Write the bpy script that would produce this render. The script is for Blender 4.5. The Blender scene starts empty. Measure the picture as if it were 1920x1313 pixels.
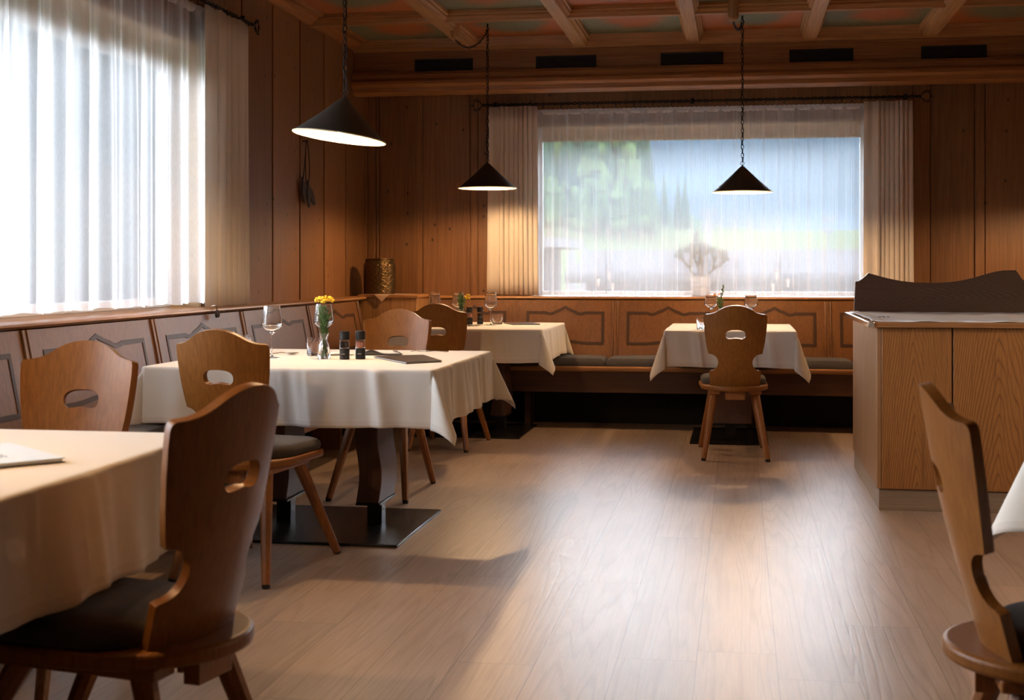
import bpy, bmesh, math, random
from mathutils import Vector, Matrix, noise as mnoise
from mathutils.geometry import tessellate_polygon
R = math.radians
PI = math.pi
S = bpy.context.scene
COL = S.collection
random.seed(7)

# ---------------------------------------------------------------- camera
cam_d = bpy.data.cameras.new('camera')
cam = bpy.data.objects.new('camera', cam_d)
COL.objects.link(cam)
S.camera = cam
F_PX = 2524.0
TH = math.atan((1386 - 960) / F_PX)
cam_d.sensor_width = 36
cam_d.lens = F_PX / 1920 * 36
cam_d.shift_y = -153.5 / 1920
cam.location = (0, 0, 1.17)
cam.rotation_euler = (R(90), 0, TH)
cam_d.clip_end = 3000
cam_d.dof.use_dof = True
cam_d.dof.focus_distance = 7.4
cam_d.dof.aperture_fstop = 6.3

# ---------------------------------------------------------------- world, light, exposure
S.view_settings.view_transform = 'Standard'
S.view_settings.look = 'None'
S.view_settings.gamma = 1
S.view_settings.exposure = 2.05
SKY = 6.5
W = bpy.data.worlds.new('world')
S.world = W
W.use_nodes = True
wn = W.node_tree
wn.nodes.clear()
w_out = wn.nodes.new('ShaderNodeOutputWorld')
w_bg = wn.nodes.new('ShaderNodeBackground')
w_tc = wn.nodes.new('ShaderNodeTexCoord')
w_sep = wn.nodes.new('ShaderNodeSeparateXYZ')
w_ramp = wn.nodes.new('ShaderNodeValToRGB')
w_ramp.color_ramp.elements[0].position = 0.0
w_ramp.color_ramp.elements[0].color = (0.86, 0.93, 1.0, 1)
w_ramp.color_ramp.elements[1].position = 0.62
w_ramp.color_ramp.elements[1].color = (0.20, 0.25, 0.32, 1)
w_bg.inputs['Strength'].default_value = SKY
wn.links.new(w_tc.outputs['Generated'], w_sep.inputs[0])
wn.links.new(w_sep.outputs['Z'], w_ramp.inputs[0])
wn.links.new(w_ramp.outputs[0], w_bg.inputs['Color'])
wn.links.new(w_bg.outputs[0], w_out.inputs['Surface'])

def portal(name, loc, rot, sx, sy):
    l = bpy.data.lights.new(name, 'AREA')
    l.shape = 'RECTANGLE'
    l.size = sx
    l.size_y = sy
    l.cycles.is_portal = True
    o = bpy.data.objects.new(name, l)
    COL.objects.link(o)
    o.location = loc
    o.rotation_euler = rot
    return o
portal('daylight_left', (-3.24, 4.3, 1.63), (0, R(-90), 0), 1.4, 5.1)
portal('daylight_back', (-0.32, 10.84, 1.6), (R(-90), 0, 0), 2.6, 1.35)

# ---------------------------------------------------------------- node helpers
def new_mat(name):
    m = bpy.data.materials.new(name)
    m.use_nodes = True
    nt = m.node_tree
    nt.nodes.clear()
    out = nt.nodes.new('ShaderNodeOutputMaterial')
    return m, nt, out

def N(nt, kind, **kw):
    n = nt.nodes.new('ShaderNode' + kind)
    for k, v in kw.items():
        if k in n.inputs:
            n.inputs[k].default_value = v
        else:
            setattr(n, k, v)
    return n

def math_n(nt, op, a, b=None, c=None):
    n = nt.nodes.new('ShaderNodeMath')
    n.operation = op
    for i, v in enumerate((a, b, c)):
        if v is None:
            continue
        if isinstance(v, (int, float)):
            n.inputs[i].default_value = v
        else:
            nt.links.new(v, n.inputs[i])
    return n.outputs[0]

def mix_c(nt, fac, a, b, mode='MIX'):
    n = nt.nodes.new('ShaderNodeMix')
    n.data_type = 'RGBA'
    n.blend_type = mode
    for sock, v in ((n.inputs[0], fac), (n.inputs[6], a), (n.inputs[7], b)):
        if isinstance(v, (int, float)):
            sock.default_value = v
        elif isinstance(v, tuple):
            sock.default_value = (*v, 1) if len(v) == 3 else v
        else:
            nt.links.new(v, sock)
    return n.outputs[2]

def ramp(nt, src, stops, interp='LINEAR'):
    n = nt.nodes.new('ShaderNodeValToRGB')
    n.color_ramp.interpolation = interp
    els = n.color_ramp.elements
    els[0].position, els[0].color = stops[0][0], (*stops[0][1], 1)
    els[1].position, els[1].color = stops[-1][0], (*stops[-1][1], 1)
    for p, c in stops[1:-1]:
        e = els.new(p)
        e.color = (*c, 1)
    nt.links.new(src, n.inputs[0])
    return n.outputs[0]

def bump(nt, h, strength=0.3, dist=0.01):
    b = nt.nodes.new('ShaderNodeBump')
    b.inputs['Strength'].default_value = strength
    b.inputs['Distance'].default_value = dist
    nt.links.new(h, b.inputs['Height'])
    return b.outputs[0]

def mapping(nt, vec, scale=(1, 1, 1), loc=(0, 0, 0), rot=(0, 0, 0)):
    m = nt.nodes.new('ShaderNodeMapping')
    m.inputs['Scale'].default_value = scale
    m.inputs['Location'].default_value = loc
    m.inputs['Rotation'].default_value = rot
    nt.links.new(vec, m.inputs['Vector'])
    return m.outputs[0]

def wood(name, c_dark, c_light, grain='z', rough=0.4, coat=0.0, cath=0.35, knots=0.0, fine=1.0, board=None, bstr=0.12, spec=0.5, band=9.0, coat_rough=0.25):
    """procedural timber; grain runs along the axis given"""
    m, nt, out = new_mat(name)
    L = nt.links
    tc = N(nt, 'TexCoord')
    v = tc.outputs['Object']
    info = N(nt, 'ObjectInfo')
    rnd = math_n(nt, 'MULTIPLY', info.outputs['Random'], 7.0)
    add = nt.nodes.new('ShaderNodeVectorMath')
    add.operation = 'ADD'
    L.new(v, add.inputs[0])
    comb = N(nt, 'CombineXYZ')
    for i in range(3):
        L.new(rnd, comb.inputs[i])
    L.new(comb.outputs[0], add.inputs[1])
    v = add.outputs[0] if board is None else v
    if board is not None:
        ax, wdt, off = board
        sp = N(nt, 'SeparateXYZ')
        L.new(v, sp.inputs[0])
        idx = math_n(nt, 'FLOOR', math_n(nt, 'DIVIDE', math_n(nt, 'SUBTRACT', sp.outputs['XYZ'.index(ax.upper())], off), wdt))
        wnz = N(nt, 'TexWhiteNoise')
        wnz.noise_dimensions = '1D'
        L.new(idx, wnz.inputs['W'])
        ad2 = nt.nodes.new('ShaderNodeVectorMath')
        ad2.operation = 'MULTIPLY_ADD'
        L.new(wnz.outputs['Color'], ad2.inputs[0])
        ad2.inputs[1].default_value = (5, 5, 5)
        L.new(v, ad2.inputs[2])
        bval = wnz.outputs['Value']
        v = ad2.outputs[0]
    gi = 'xyz'.index(grain)
    sc = [9.0, 9.0, 9.0]
    sc[gi] = 0.55
    sf = [150.0 * fine] * 3
    sf[gi] = 2.6
    vm = mapping(nt, v, tuple(sc))
    vf = mapping(nt, v, tuple(sf))
    big = N(nt, 'TexNoise', Scale=0.55, Detail=2.0, Roughness=0.5)
    L.new(vm, big.inputs['Vector'])
    # rings = fract-like bands of a stretched noise
    rings = math_n(nt, 'FRACT', math_n(nt, 'MULTIPLY', big.outputs[0], band))
    rr = ramp(nt, rings, [(0.0, (0, 0, 0)), (0.12, (0.75, 0.75, 0.75)), (0.8, (1, 1, 1)), (1.0, (0, 0, 0))])
    fn = N(nt, 'TexNoise', Scale=1.0, Detail=4.0, Roughness=0.6)
    L.new(vf, fn.inputs['Vector'])
    f2 = math_n(nt, 'MULTIPLY', fn.outputs[0], 1.0)
    base = mix_c(nt, ramp(nt, f2, [(0.35, (0, 0, 0)), (0.66, (1, 1, 1))]), c_dark, c_light)
    ringf = math_n(nt, 'MULTIPLY', math_n(nt, 'SUBTRACT', 1.0, rr), cath)
    col = mix_c(nt, ringf, base, tuple(c * 0.32 for c in c_dark))
    lo = N(nt, 'TexNoise', Scale=0.9, Detail=2.0)
    L.new(mapping(nt, v, tuple(s * 0.22 for s in sc)), lo.inputs['Vector'])
    col = mix_c(nt, 0.35, col, ramp(nt, lo.outputs[0], [(0.3, (0.45, 0.42, 0.4)), (0.7, (1, 1, 1))]), 'MULTIPLY')
    if board is not None:
        bv = math_n(nt, 'ADD', math_n(nt, 'MULTIPLY', bval, 0.28), 0.82)
        cb = N(nt, 'CombineColor')
        for i in range(3):
            L.new(bv, cb.inputs[i])
        col = mix_c(nt, 1.0, col, cb.outputs[0], 'MULTIPLY')
    if knots > 0:
        sk2 = N(nt, 'SeparateXYZ')
        L.new(v, sk2.inputs[0])
        ka = board[0] if board is not None else 'x'
        kc = N(nt, 'CombineXYZ')
        L.new(math_n(nt, 'MULTIPLY', sk2.outputs['xyz'.index(ka)], 7.0), kc.inputs[0])
        L.new(math_n(nt, 'MULTIPLY', sk2.outputs[gi], 4.5), kc.inputs[1])
        vo = N(nt, 'TexVoronoi', Scale=1.0)
        vo.voronoi_dimensions = '2D'
        L.new(kc.outputs[0], vo.inputs['Vector'])
        kd = ramp(nt, vo.outputs['Distance'], [(0.03, (1, 1, 1)), (0.075, (0, 0, 0))])
        keep = N(nt, 'SeparateColor')
        L.new(vo.outputs['Color'], keep.inputs[0])
        kk = math_n(nt, 'MULTIPLY', kd, math_n(nt, 'GREATER_THAN', keep.outputs[0], 0.72))
        col = mix_c(nt, math_n(nt, 'MULTIPLY', kk, knots), col, tuple(c * 0.12 for c in c_dark))
    p = N(nt, 'BsdfPrincipled')
    L.new(col, p.inputs['Base Color'])
    p.inputs['Roughness'].default_value = rough
    p.inputs['Specular IOR Level'].default_value = spec
    p.inputs['Coat Weight'].default_value = coat
    p.inputs['Coat Roughness'].default_value = coat_rough
    hh = math_n(nt, 'ADD', math_n(nt, 'MULTIPLY', f2, 0.6), math_n(nt, 'MULTIPLY', rr, 0.4))
    L.new(bump(nt, hh, bstr, 0.004), p.inputs['Normal'])
    L.new(p.outputs[0], out.inputs['Surface'])
    return m

def oak_cath(name, c_dark, c_line, arch=1.5, dens=15.0, horiz=False, rough=0.38):
    m, nt, out = new_mat(name)
    L = nt.links
    tc = N(nt, 'TexCoord')
    info = N(nt, 'ObjectInfo')
    sg = N(nt, 'SeparateXYZ')
    L.new(tc.outputs['Generated'], sg.inputs[0])
    so = N(nt, 'SeparateXYZ')
    L.new(tc.outputs['Object'], so.inputs[0])
    u = math_n(nt, 'SUBTRACT', sg.outputs[2 if horiz else 0], 0.5 if not horiz else 0.35)
    z = so.outputs[0 if horiz else 2]
    n = N(nt, 'TexNoise', Scale=1.0, Detail=3.0)
    n.noise_dimensions = '3D'
    rn = math_n(nt, 'MULTIPLY', info.outputs['Random'], 9.0)
    cb = N(nt, 'CombineXYZ')
    for i in range(3):
        L.new(rn, cb.inputs[i])
    va = nt.nodes.new('ShaderNodeVectorMath')
    va.operation = 'ADD'
    L.new(tc.outputs['Object'], va.inputs[0])
    L.new(cb.outputs[0], va.inputs[1])
    L.new(mapping(nt, va.outputs[0], (0.9, 3, 5) if horiz else (4, 3, 0.8)), n.inputs['Vector'])
    par = math_n(nt, 'MULTIPLY', math_n(nt, 'POWER', math_n(nt, 'ABSOLUTE', math_n(nt, 'ADD', u, math_n(nt, 'MULTIPLY', math_n(nt, 'SUBTRACT', n.outputs[0], 0.5), 0.35))), 1.25), arch * 2)
    v = math_n(nt, 'ADD', math_n(nt, 'ADD', z, par), math_n(nt, 'MULTIPLY', n.outputs[0], 0.30))
    fr = math_n(nt, 'FRACT', math_n(nt, 'MULTIPLY', v, dens))
    line = ramp(nt, fr, [(0.0, (1, 1, 1)), (0.16, (0.25, 0.25, 0.25)), (0.5, (0, 0, 0)), (1.0, (0.12, 0.12, 0.12))])
    f = N(nt, 'TexNoise', Scale=1.0, Detail=4.0, Roughness=0.6)
    L.new(mapping(nt, va.outputs[0], (3, 150, 150) if horiz else (150, 150, 3)), f.inputs['Vector'])
    pores = ramp(nt, f.outputs[0], [(0.34, (1, 1, 1)), (0.5, (0, 0, 0))])
    k = math_n(nt, 'MAXIMUM', math_n(nt, 'MULTIPLY', line, 0.85), math_n(nt, 'MULTIPLY', pores, 0.45))
    c = mix_c(nt, k, c_dark, c_line)
    p = N(nt, 'BsdfPrincipled', Roughness=rough)
    L.new(c, p.inputs['Base Color'])
    L.new(bump(nt, math_n(nt, 'SUBTRACT', 1.0, k), 0.25, 0.003), p.inputs['Normal'])
    L.new(p.outputs[0], out.inputs['Surface'])
    return m

def plain(name, col, rough=0.5, metal=0.0, spec=0.5, bumps=0.0, bscale=200.0, var=0.0, coat=0.0, sheen=0.0, trans=0.0, ior=1.45):
    m, nt, out = new_mat(name)
    p = N(nt, 'BsdfPrincipled')
    p.inputs['Base Color'].default_value = (*col, 1)
    p.inputs['Roughness'].default_value = rough
    p.inputs['Metallic'].default_value = metal
    p.inputs['Specular IOR Level'].default_value = spec
    p.inputs['Coat Weight'].default_value = coat
    p.inputs['Sheen Weight'].default_value = sheen
    p.inputs['Transmission Weight'].default_value = trans
    p.inputs['IOR'].default_value = ior
    if bumps or var:
        tc = N(nt, 'TexCoord')
        n = N(nt, 'TexNoise', Scale=bscale, Detail=3.0)
        nt.links.new(tc.outputs['Object'], n.inputs['Vector'])
        if bumps:
            nt.links.new(bump(nt, n.outputs[0], bumps, 0.003), p.inputs['Normal'])
        if var:
            c = mix_c(nt, ramp(nt, n.outputs[0], [(0.3, (0, 0, 0)), (0.7, (1, 1, 1))]), tuple(x * (1 - var) for x in col), tuple(min(1, x * (1 + var)) for x in col))
            nt.links.new(c, p.inputs['Base Color'])
    nt.links.new(p.outputs[0], out.inputs['Surface'])
    return m

def weave(name, col, scale=900.0, rough=0.9, contrast=0.35, bumps=0.35):
    m, nt, out = new_mat(name)
    L = nt.links
    tc = N(nt, 'TexCoord')
    ch = N(nt, 'TexNoise', Scale=scale, Detail=2.0)
    L.new(tc.outputs['Object'], ch.inputs['Vector'])
    lo = N(nt, 'TexNoise', Scale=6.0, Detail=3.0)
    L.new(tc.outputs['Object'], lo.inputs['Vector'])
    c = mix_c(nt, ramp(nt, ch.outputs[0], [(0.35, (0, 0, 0)), (0.65, (1, 1, 1))]), tuple(x * (1 - contrast) for x in col), tuple(min(1, x * (1 + contrast)) for x in col))
    p = N(nt, 'BsdfPrincipled')
    L.new(c, p.inputs['Base Color'])
    p.inputs['Roughness'].default_value = rough
    p.inputs['Specular IOR Level'].default_value = 0.2
    p.inputs['Sheen Weight'].default_value = 0.15
    L.new(bump(nt, ch.outputs[0], bumps, 0.002), p.inputs['Normal'])
    L.new(p.outputs[0], out.inputs['Surface'])
    return m

def fabric(name, col, translucent=0.2, rough_n=0.25, scale=500.0, var=0.05):
    m, nt, out = new_mat(name)
    L = nt.links
    tc = N(nt, 'TexCoord')
    n = N(nt, 'TexNoise', Scale=scale, Detail=2.0)
    L.new(tc.outputs['Object'], n.inputs['Vector'])
    n2 = N(nt, 'TexNoise', Scale=14.0, Detail=4.0)
    L.new(tc.outputs['Object'], n2.inputs['Vector'])
    c = mix_c(nt, n.outputs[0], tuple(x * (1 - var) for x in col), tuple(min(1, x * (1 + var)) for x in col))
    d = N(nt, 'BsdfDiffuse')
    t = N(nt, 'BsdfTranslucent')
    L.new(c, d.inputs['Color'])
    L.new(c, t.inputs['Color'])
    h = math_n(nt, 'ADD', math_n(nt, 'MULTIPLY', n.outputs[0], 0.3), n2.outputs[0])
    bn = bump(nt, h, rough_n, 0.01)
    L.new(bn, d.inputs['Normal'])
    mx = N(nt, 'MixShader')
    mx.inputs[0].default_value = translucent
    L.new(d.outputs[0], mx.inputs[1])
    L.new(t.outputs[0], mx.inputs[2])
    L.new(mx.outputs[0], out.inputs['Surface'])
    return m

def sheer(name, lo=0.3, hi=0.9, col=(0.9, 0.92, 0.95), tl=0.5):
    m, nt, out = new_mat(name)
    L = nt.links
    tc = N(nt, 'TexCoord')
    n = N(nt, 'TexNoise', Scale=1.0, Detail=3.0)
    L.new(mapping(nt, tc.outputs['Object'], (260, 260, 40)), n.inputs['Vector'])
    lw = N(nt, 'LayerWeight', Blend=0.35)
    f = math_n(nt, 'MULTIPLY_ADD', lw.outputs['Facing'], hi - lo, lo)
    f = math_n(nt, 'ADD', f, math_n(nt, 'MULTIPLY', math_n(nt, 'SUBTRACT', n.outputs[0], 0.5), 0.10))
    d = N(nt, 'BsdfDiffuse')
    t = N(nt, 'BsdfTranslucent')
    d.inputs['Color'].default_value = (*col, 1)
    t.inputs['Color'].default_value = (*col, 1)
    mx = N(nt, 'MixShader')
    mx.inputs[0].default_value = tl
    L.new(d.outputs[0], mx.inputs[1])
    L.new(t.outputs[0], mx.inputs[2])
    tr = N(nt, 'BsdfTransparent')
    m2 = N(nt, 'MixShader')
    L.new(f, m2.inputs[0])
    L.new(tr.outputs[0], m2.inputs[1])
    L.new(mx.outputs[0], m2.inputs[2])
    L.new(m2.outputs[0], out.inputs['Surface'])
    return m

def pane_mat(name):
    m, nt, out = new_mat(name)
    tr = N(nt, 'BsdfTransparent')
    gl = N(nt, 'BsdfGlossy', Roughness=0.02)
    fr = N(nt, 'Fresnel', IOR=1.45)
    mx = N(nt, 'MixShader')
    nt.links.new(fr.outputs[0], mx.inputs[0])
    nt.links.new(tr.outputs[0], mx.inputs[1])
    nt.links.new(gl.outputs[0], mx.inputs[2])
    nt.links.new(mx.outputs[0], out.inputs['Surface'])
    return m

def emit(name, col, strength):
    m, nt, out = new_mat(name)
    e = N(nt, 'Emission', Strength=strength)
    e.inputs['Color'].default_value = (*col, 1)
    nt.links.new(e.outputs[0], out.inputs['Surface'])
    return m

def floor_mat():
    m, nt, out = new_mat('oak_plank_floor')
    L = nt.links
    tc = N(nt, 'TexCoord')
    sp = N(nt, 'SeparateXYZ')
    L.new(tc.outputs['Object'], sp.inputs[0])
    xr = math_n(nt, 'DIVIDE', math_n(nt, 'ADD', sp.outputs[0], 5.06), 0.235)
    row = math_n(nt, 'FLOOR', xr)
    fx = math_n(nt, 'SUBTRACT', xr, row)
    w1 = N(nt, 'TexWhiteNoise')
    w1.noise_dimensions = '1D'
    L.new(row, w1.inputs['W'])
    yr = math_n(nt, 'ADD', math_n(nt, 'DIVIDE', math_n(nt, 'ADD', sp.outputs[1], 20.0), 1.85), math_n(nt, 'MULTIPLY', w1.outputs['Value'], 3.0))
    cl = math_n(nt, 'FLOOR', yr)
    fy = math_n(nt, 'SUBTRACT', yr, cl)
    w2n = N(nt, 'TexWhiteNoise')
    w2n.noise_dimensions = '2D'
    cmb = N(nt, 'CombineXYZ')
    L.new(row, cmb.inputs[0])
    L.new(cl, cmb.inputs[1])
    L.new(cmb.outputs[0], w2n.inputs['Vector'])
    ex = math_n(nt, 'MINIMUM', fx, math_n(nt, 'SUBTRACT', 1.0, fx))
    ey = math_n(nt, 'MINIMUM', fy, math_n(nt, 'SUBTRACT', 1.0, fy))
    gap = math_n(nt, 'MAXIMUM', math_n(nt, 'LESS_THAN', ex, 0.0045), math_n(nt, 'LESS_THAN', ey, 0.0006))
    ad = nt.nodes.new('ShaderNodeVectorMath')
    ad.operation = 'MULTIPLY_ADD'
    L.new(w2n.outputs['Color'], ad.inputs[0])
    ad.inputs[1].default_value = (3.1, 9.7, 5.3)
    L.new(tc.outputs['Object'], ad.inputs[2])
    vv = ad.outputs[0]
    big = N(nt, 'TexNoise', Scale=1.0, Detail=2.5, Roughness=0.5)
    L.new(mapping(nt, vv, (5.0, 0.22, 1)), big.inputs['Vector'])
    rings = math_n(nt, 'FRACT', math_n(nt, 'MULTIPLY', big.outputs[0], 17.0))
    rr = ramp(nt, rings, [(0.0, (0, 0, 0)), (0.22, (1, 1, 1)), (0.8, (1, 1, 1)), (1.0, (0, 0, 0))])
    fn = N(nt, 'TexNoise', Scale=1.0, Detail=5.0, Roughness=0.65)
    L.new(mapping(nt, vv, (170, 4.0, 1)), fn.inputs['Vector'])
    mid = N(nt, 'TexNoise', Scale=1.0, Detail=4.0)
    L.new(mapping(nt, vv, (9, 2.2, 1)), mid.inputs['Vector'])
    c = mix_c(nt, ramp(nt, fn.outputs[0], [(0.3, (0, 0, 0)), (0.7, (1, 1, 1))]), (0.37, 0.265, 0.195), (0.51, 0.385, 0.295))
    c = mix_c(nt, math_n(nt, 'MULTIPLY', math_n(nt, 'SUBTRACT', 1.0, rr), 0.30), c, (0.20, 0.125, 0.075))
    c = mix_c(nt, ramp(nt, mid.outputs[0], [(0.25, (0.35, 0.35, 0.35)), (0.6, (0, 0, 0))]), c, (0.29, 0.18, 0.11))
    pv = mix_c(nt, w2n.outputs['Value'], (0.88, 0.88, 0.88), (1.06, 1.04, 1.02))
    c = mix_c(nt, 1.0, c, pv, 'MULTIPLY')
    c = mix_c(nt, math_n(nt, 'MULTIPLY', gap, 0.75), c, (0.10, 0.06, 0.035))
    p = N(nt, 'BsdfPrincipled')
    L.new(c, p.inputs['Base Color'])
    rg = math_n(nt, 'MULTIPLY_ADD', fn.outputs[0], 0.14, 0.30)
    L.new(rg, p.inputs['Roughness'])
    h = math_n(nt, 'ADD', math_n(nt, 'MULTIPLY', rr, 0.6), math_n(nt, 'MULTIPLY', fn.outputs[0], 0.6))
    h = math_n(nt, 'SUBTRACT', h, math_n(nt, 'MULTIPLY', gap, 1.0))
    L.new(bump(nt, h, 0.22, 0.0012), p.inputs['Normal'])
    L.new(p.outputs[0], out.inputs['Surface'])
    return m

CX0, CDX, CY0, CDY = -2.025, 0.845, 10.12, 1.12
def coffer_mat():
    m, nt, out = new_mat('painted_coffer_panels')
    L = nt.links
    tc = N(nt, 'TexCoord')
    nz = N(nt, 'TexNoise', Scale=2.6, Detail=3.0)
    L.new(tc.outputs['Object'], nz.inputs['Vector'])
    sp = N(nt, 'SeparateXYZ')
    L.new(tc.outputs['Object'], sp.inputs[0])
    u = math_n(nt, 'DIVIDE', math_n(nt, 'SUBTRACT', sp.outputs[0], CX0), CDX)
    v = math_n(nt, 'DIVIDE', math_n(nt, 'SUBTRACT', sp.outputs[1], CY0), CDY)
    fu = math_n(nt, 'SUBTRACT', math_n(nt, 'SUBTRACT', u, math_n(nt, 'FLOOR', u)), 0.5)
    fv = math_n(nt, 'SUBTRACT', math_n(nt, 'SUBTRACT', v, math_n(nt, 'FLOOR', v)), 0.5)
    d = math_n(nt, 'SQRT', math_n(nt, 'ADD', math_n(nt, 'MULTIPLY', fu, fu), math_n(nt, 'MULTIPLY', fv, fv)))
    d = math_n(nt, 'ADD', d, math_n(nt, 'MULTIPLY', math_n(nt, 'SUBTRACT', nz.outputs[0], 0.5), 0.5))
    ck = math_n(nt, 'PINGPONG', math_n(nt, 'ADD', math_n(nt, 'FLOOR', u), math_n(nt, 'FLOOR', v)), 1.0)
    g = ramp(nt, d, [(0.18, (0, 0, 0)), (0.34, (1, 1, 1))])
    sel = math_n(nt, 'ABSOLUTE', math_n(nt, 'SUBTRACT', ck, g))
    c = mix_c(nt, sel, (0.40, 0.115, 0.03), (0.165, 0.18, 0.105))
    st = N(nt, 'TexNoise', Scale=55.0, Detail=3.0)
    L.new(tc.outputs['Object'], st.inputs['Vector'])
    c = mix_c(nt, ramp(nt, st.outputs[0], [(0.52, (0, 0, 0)), (0.75, (0.4, 0.4, 0.4))]), c, (0.42, 0.36, 0.24))
    p = N(nt, 'BsdfPrincipled', Roughness=0.5)
    L.new(c, p.inputs['Base Color'])
    L.new(bump(nt, st.outputs[0], 0.6, 0.012), p.inputs['Normal'])
    L.new(p.outputs[0], out.inputs['Surface'])
    return m

# ---------------------------------------------------------------- materials
PINE_D, PINE_L = (0.215, 0.092, 0.031), (0.32, 0.150, 0.058)
M = {}
M['pine_z'] = wood('pine_panelling', PINE_D, PINE_L, 'z', 0.45, cath=0.14, knots=0.95, board=('y', 0.545, 0.09), band=7)
M['pine_zx'] = wood('pine_panelling_back', PINE_D, PINE_L, 'z', 0.45, cath=0.14, knots=0.95, board=('x', 0.33, 0.1), band=7)
M['pine_x'] = wood('pine_moulding_across', (0.26, 0.095, 0.025), (0.42, 0.18, 0.055), 'x', 0.42, cath=0.15)
M['pine_y'] = wood('pine_moulding_lengthwise', (0.26, 0.095, 0.025), (0.42, 0.18, 0.055), 'y', 0.42, cath=0.15)
M['beam_y'] = wood('coffer_beam_lengthwise', (0.40, 0.20, 0.075), (0.58, 0.33, 0.14), 'y', 0.42, cath=0.25)
M['beam_x'] = wood('coffer_beam_across', (0.30, 0.12, 0.035), (0.46, 0.22, 0.075), 'x', 0.42, cath=0.2)
M['oak_x'] = wood('oak_ledge_across', (0.30, 0.13, 0.045), (0.45, 0.22, 0.085), 'x', 0.36, cath=0.2)
M['oak_y'] = wood('oak_ledge_lengthwise', (0.30, 0.13, 0.045), (0.45, 0.22, 0.085), 'y', 0.36, cath=0.2)
M['panel'] = wood('bench_backrest_oak', (0.15, 0.058, 0.016), (0.225, 0.094, 0.029), 'z', 0.40, cath=0.2, coat=0.45, coat_rough=0.33)
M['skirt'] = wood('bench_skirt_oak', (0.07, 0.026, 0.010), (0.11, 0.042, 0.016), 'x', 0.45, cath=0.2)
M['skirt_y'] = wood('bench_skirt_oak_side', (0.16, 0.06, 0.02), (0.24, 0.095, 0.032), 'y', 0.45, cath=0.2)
M['inlay'] = plain('dark_inlay', (0.055, 0.028, 0.018), 0.4)
M['chair'] = wood('chair_beech', (0.215, 0.074, 0.010), (0.29, 0.108, 0.017), 'z', 0.42, cath=0.06, spec=0.35, fine=0.8, bstr=0.03)
M['chair_leg'] = wood('chair_leg_beech', (0.25, 0.088, 0.020), (0.34, 0.13, 0.034), 'z', 0.38, cath=0.08, bstr=0.04)
M['oak_door'] = oak_cath('oak_veneer', (0.34, 0.148, 0.042), (0.060, 0.023, 0.007), 1.5, 11.0)
M['oak_side'] = wood('oak_side_panel', (0.26, 0.13, 0.055), (0.36, 0.19, 0.085), 'z', 0.36, cath=0.15)
M['oak_corner'] = wood('oak_corner_cabinet', (0.30, 0.14, 0.05), (0.50, 0.26, 0.10), 'z', 0.4, cath=0.25, fine=0.5)
M['walnut'] = oak_cath('dark_stained_oak', (0.088, 0.040, 0.023), (0.028, 0.012, 0.007), 0.5, 20.0, True, 0.36)
M['walnut_z'] = wood('dark_stained_leg', (0.075, 0.03, 0.016), (0.12, 0.05, 0.026), 'z', 0.4, cath=0.2)
M['plinth'] = wood('plinth_laminate', (0.26, 0.19, 0.13), (0.34, 0.255, 0.18), 'x', 0.4, cath=0.08, bstr=0.03)
M['window_wood'] = wood('window_surround_wood', (0.50, 0.33, 0.17), (0.68, 0.47, 0.27), 'x', 0.5, cath=0.15)
M['white_frame'] = plain('white_window_frame', (0.82, 0.83, 0.84), 0.4)
M['pane'] = pane_mat('window_glass')
M['floor'] = floor_mat()
M['coffer'] = coffer_mat()
M['black_metal'] = plain('hammered_black_steel', (0.016, 0.014, 0.014), 0.22, spec=0.3, bumps=0.5, bscale=120.0)
M['iron'] = plain('wrought_iron', (0.02, 0.018, 0.018), 0.42, metal=0.7, bumps=0.3, bscale=300)
M['chrome'] = plain('polished_steel', (0.75, 0.73, 0.70), 0.15, metal=1.0)
M['vent'] = plain('black_vent_plastic', (0.012, 0.012, 0.014), 0.5)
M['seatpad'] = weave('grey_brown_seat_weave', (0.055, 0.044, 0.038), 700.0)
M['benchpad'] = weave('grey_bench_weave', (0.062, 0.056, 0.058), 600.0)
M['cloth'] = fabric('ivory_tablecloth', (0.78, 0.73, 0.66), 0.12, 0.18)
M['cloth_hem'] = fabric('ivory_tablecloth_hem', (0.72, 0.66, 0.59), 0.04, 0.15)
M['runner'] = fabric('white_runner', (0.88, 0.87, 0.88), 0.1, 0.2)
M['napkin'] = fabric('pink_beige_napkin', (0.62, 0.42, 0.30), 0.1, 0.2)
M['drape'] = fabric('beige_drape', (0.80, 0.73, 0.66), 0.22, 0.3, 700)
M['sheer'] = sheer('white_sheer', 0.40, 0.95, (0.92, 0.95, 0.99))
M['sheer_left'] = sheer('white_sheer_dense', 0.30, 0.95, (0.98, 0.98, 1.0), 0.80)
M['sheer_top'] = sheer('white_sheer_header', 0.7, 1.0)
M['glass'] = plain('clear_glass', (1, 1, 1), 0.0, trans=1.0, ior=1.46)
M['water'] = plain('clear_water', (0.97, 1, 1), 0.0, trans=1.0, ior=1.33)
M['shade_out'] = plain('lamp_black_enamel', (0.03, 0.026, 0.022), 0.5, bumps=0.1)
M['shade_in'] = plain('lamp_cream_lining', (0.24, 0.215, 0.165), 0.6, spec=0.2)
M['shade_rim'] = plain('lamp_cream_rim', (0.62, 0.55, 0.42), 0.5)
M['bulb'] = emit('warm_bulb', (1.0, 0.62, 0.31), 300.0)
M['pepper'] = plain('peppercorns', (0.05, 0.03, 0.02), 0.7, bumps=1.0, bscale=260, var=0.9)
M['salt'] = plain('pink_salt', (0.72, 0.30, 0.19), 0.6, bumps=1.0, bscale=260, var=0.4)
M['grinder'] = plain('grinder_black', (0.012, 0.012, 0.013), 0.35)
M['menu'] = plain('menu_brown_leather', (0.05, 0.034, 0.028), 0.45, bumps=0.3, bscale=400)
M['menu_pale'] = plain('menu_pale_cover', (0.62, 0.68, 0.72), 0.35)
M['ink'] = plain('grey_lettering', (0.16, 0.17, 0.19), 0.5)
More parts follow.
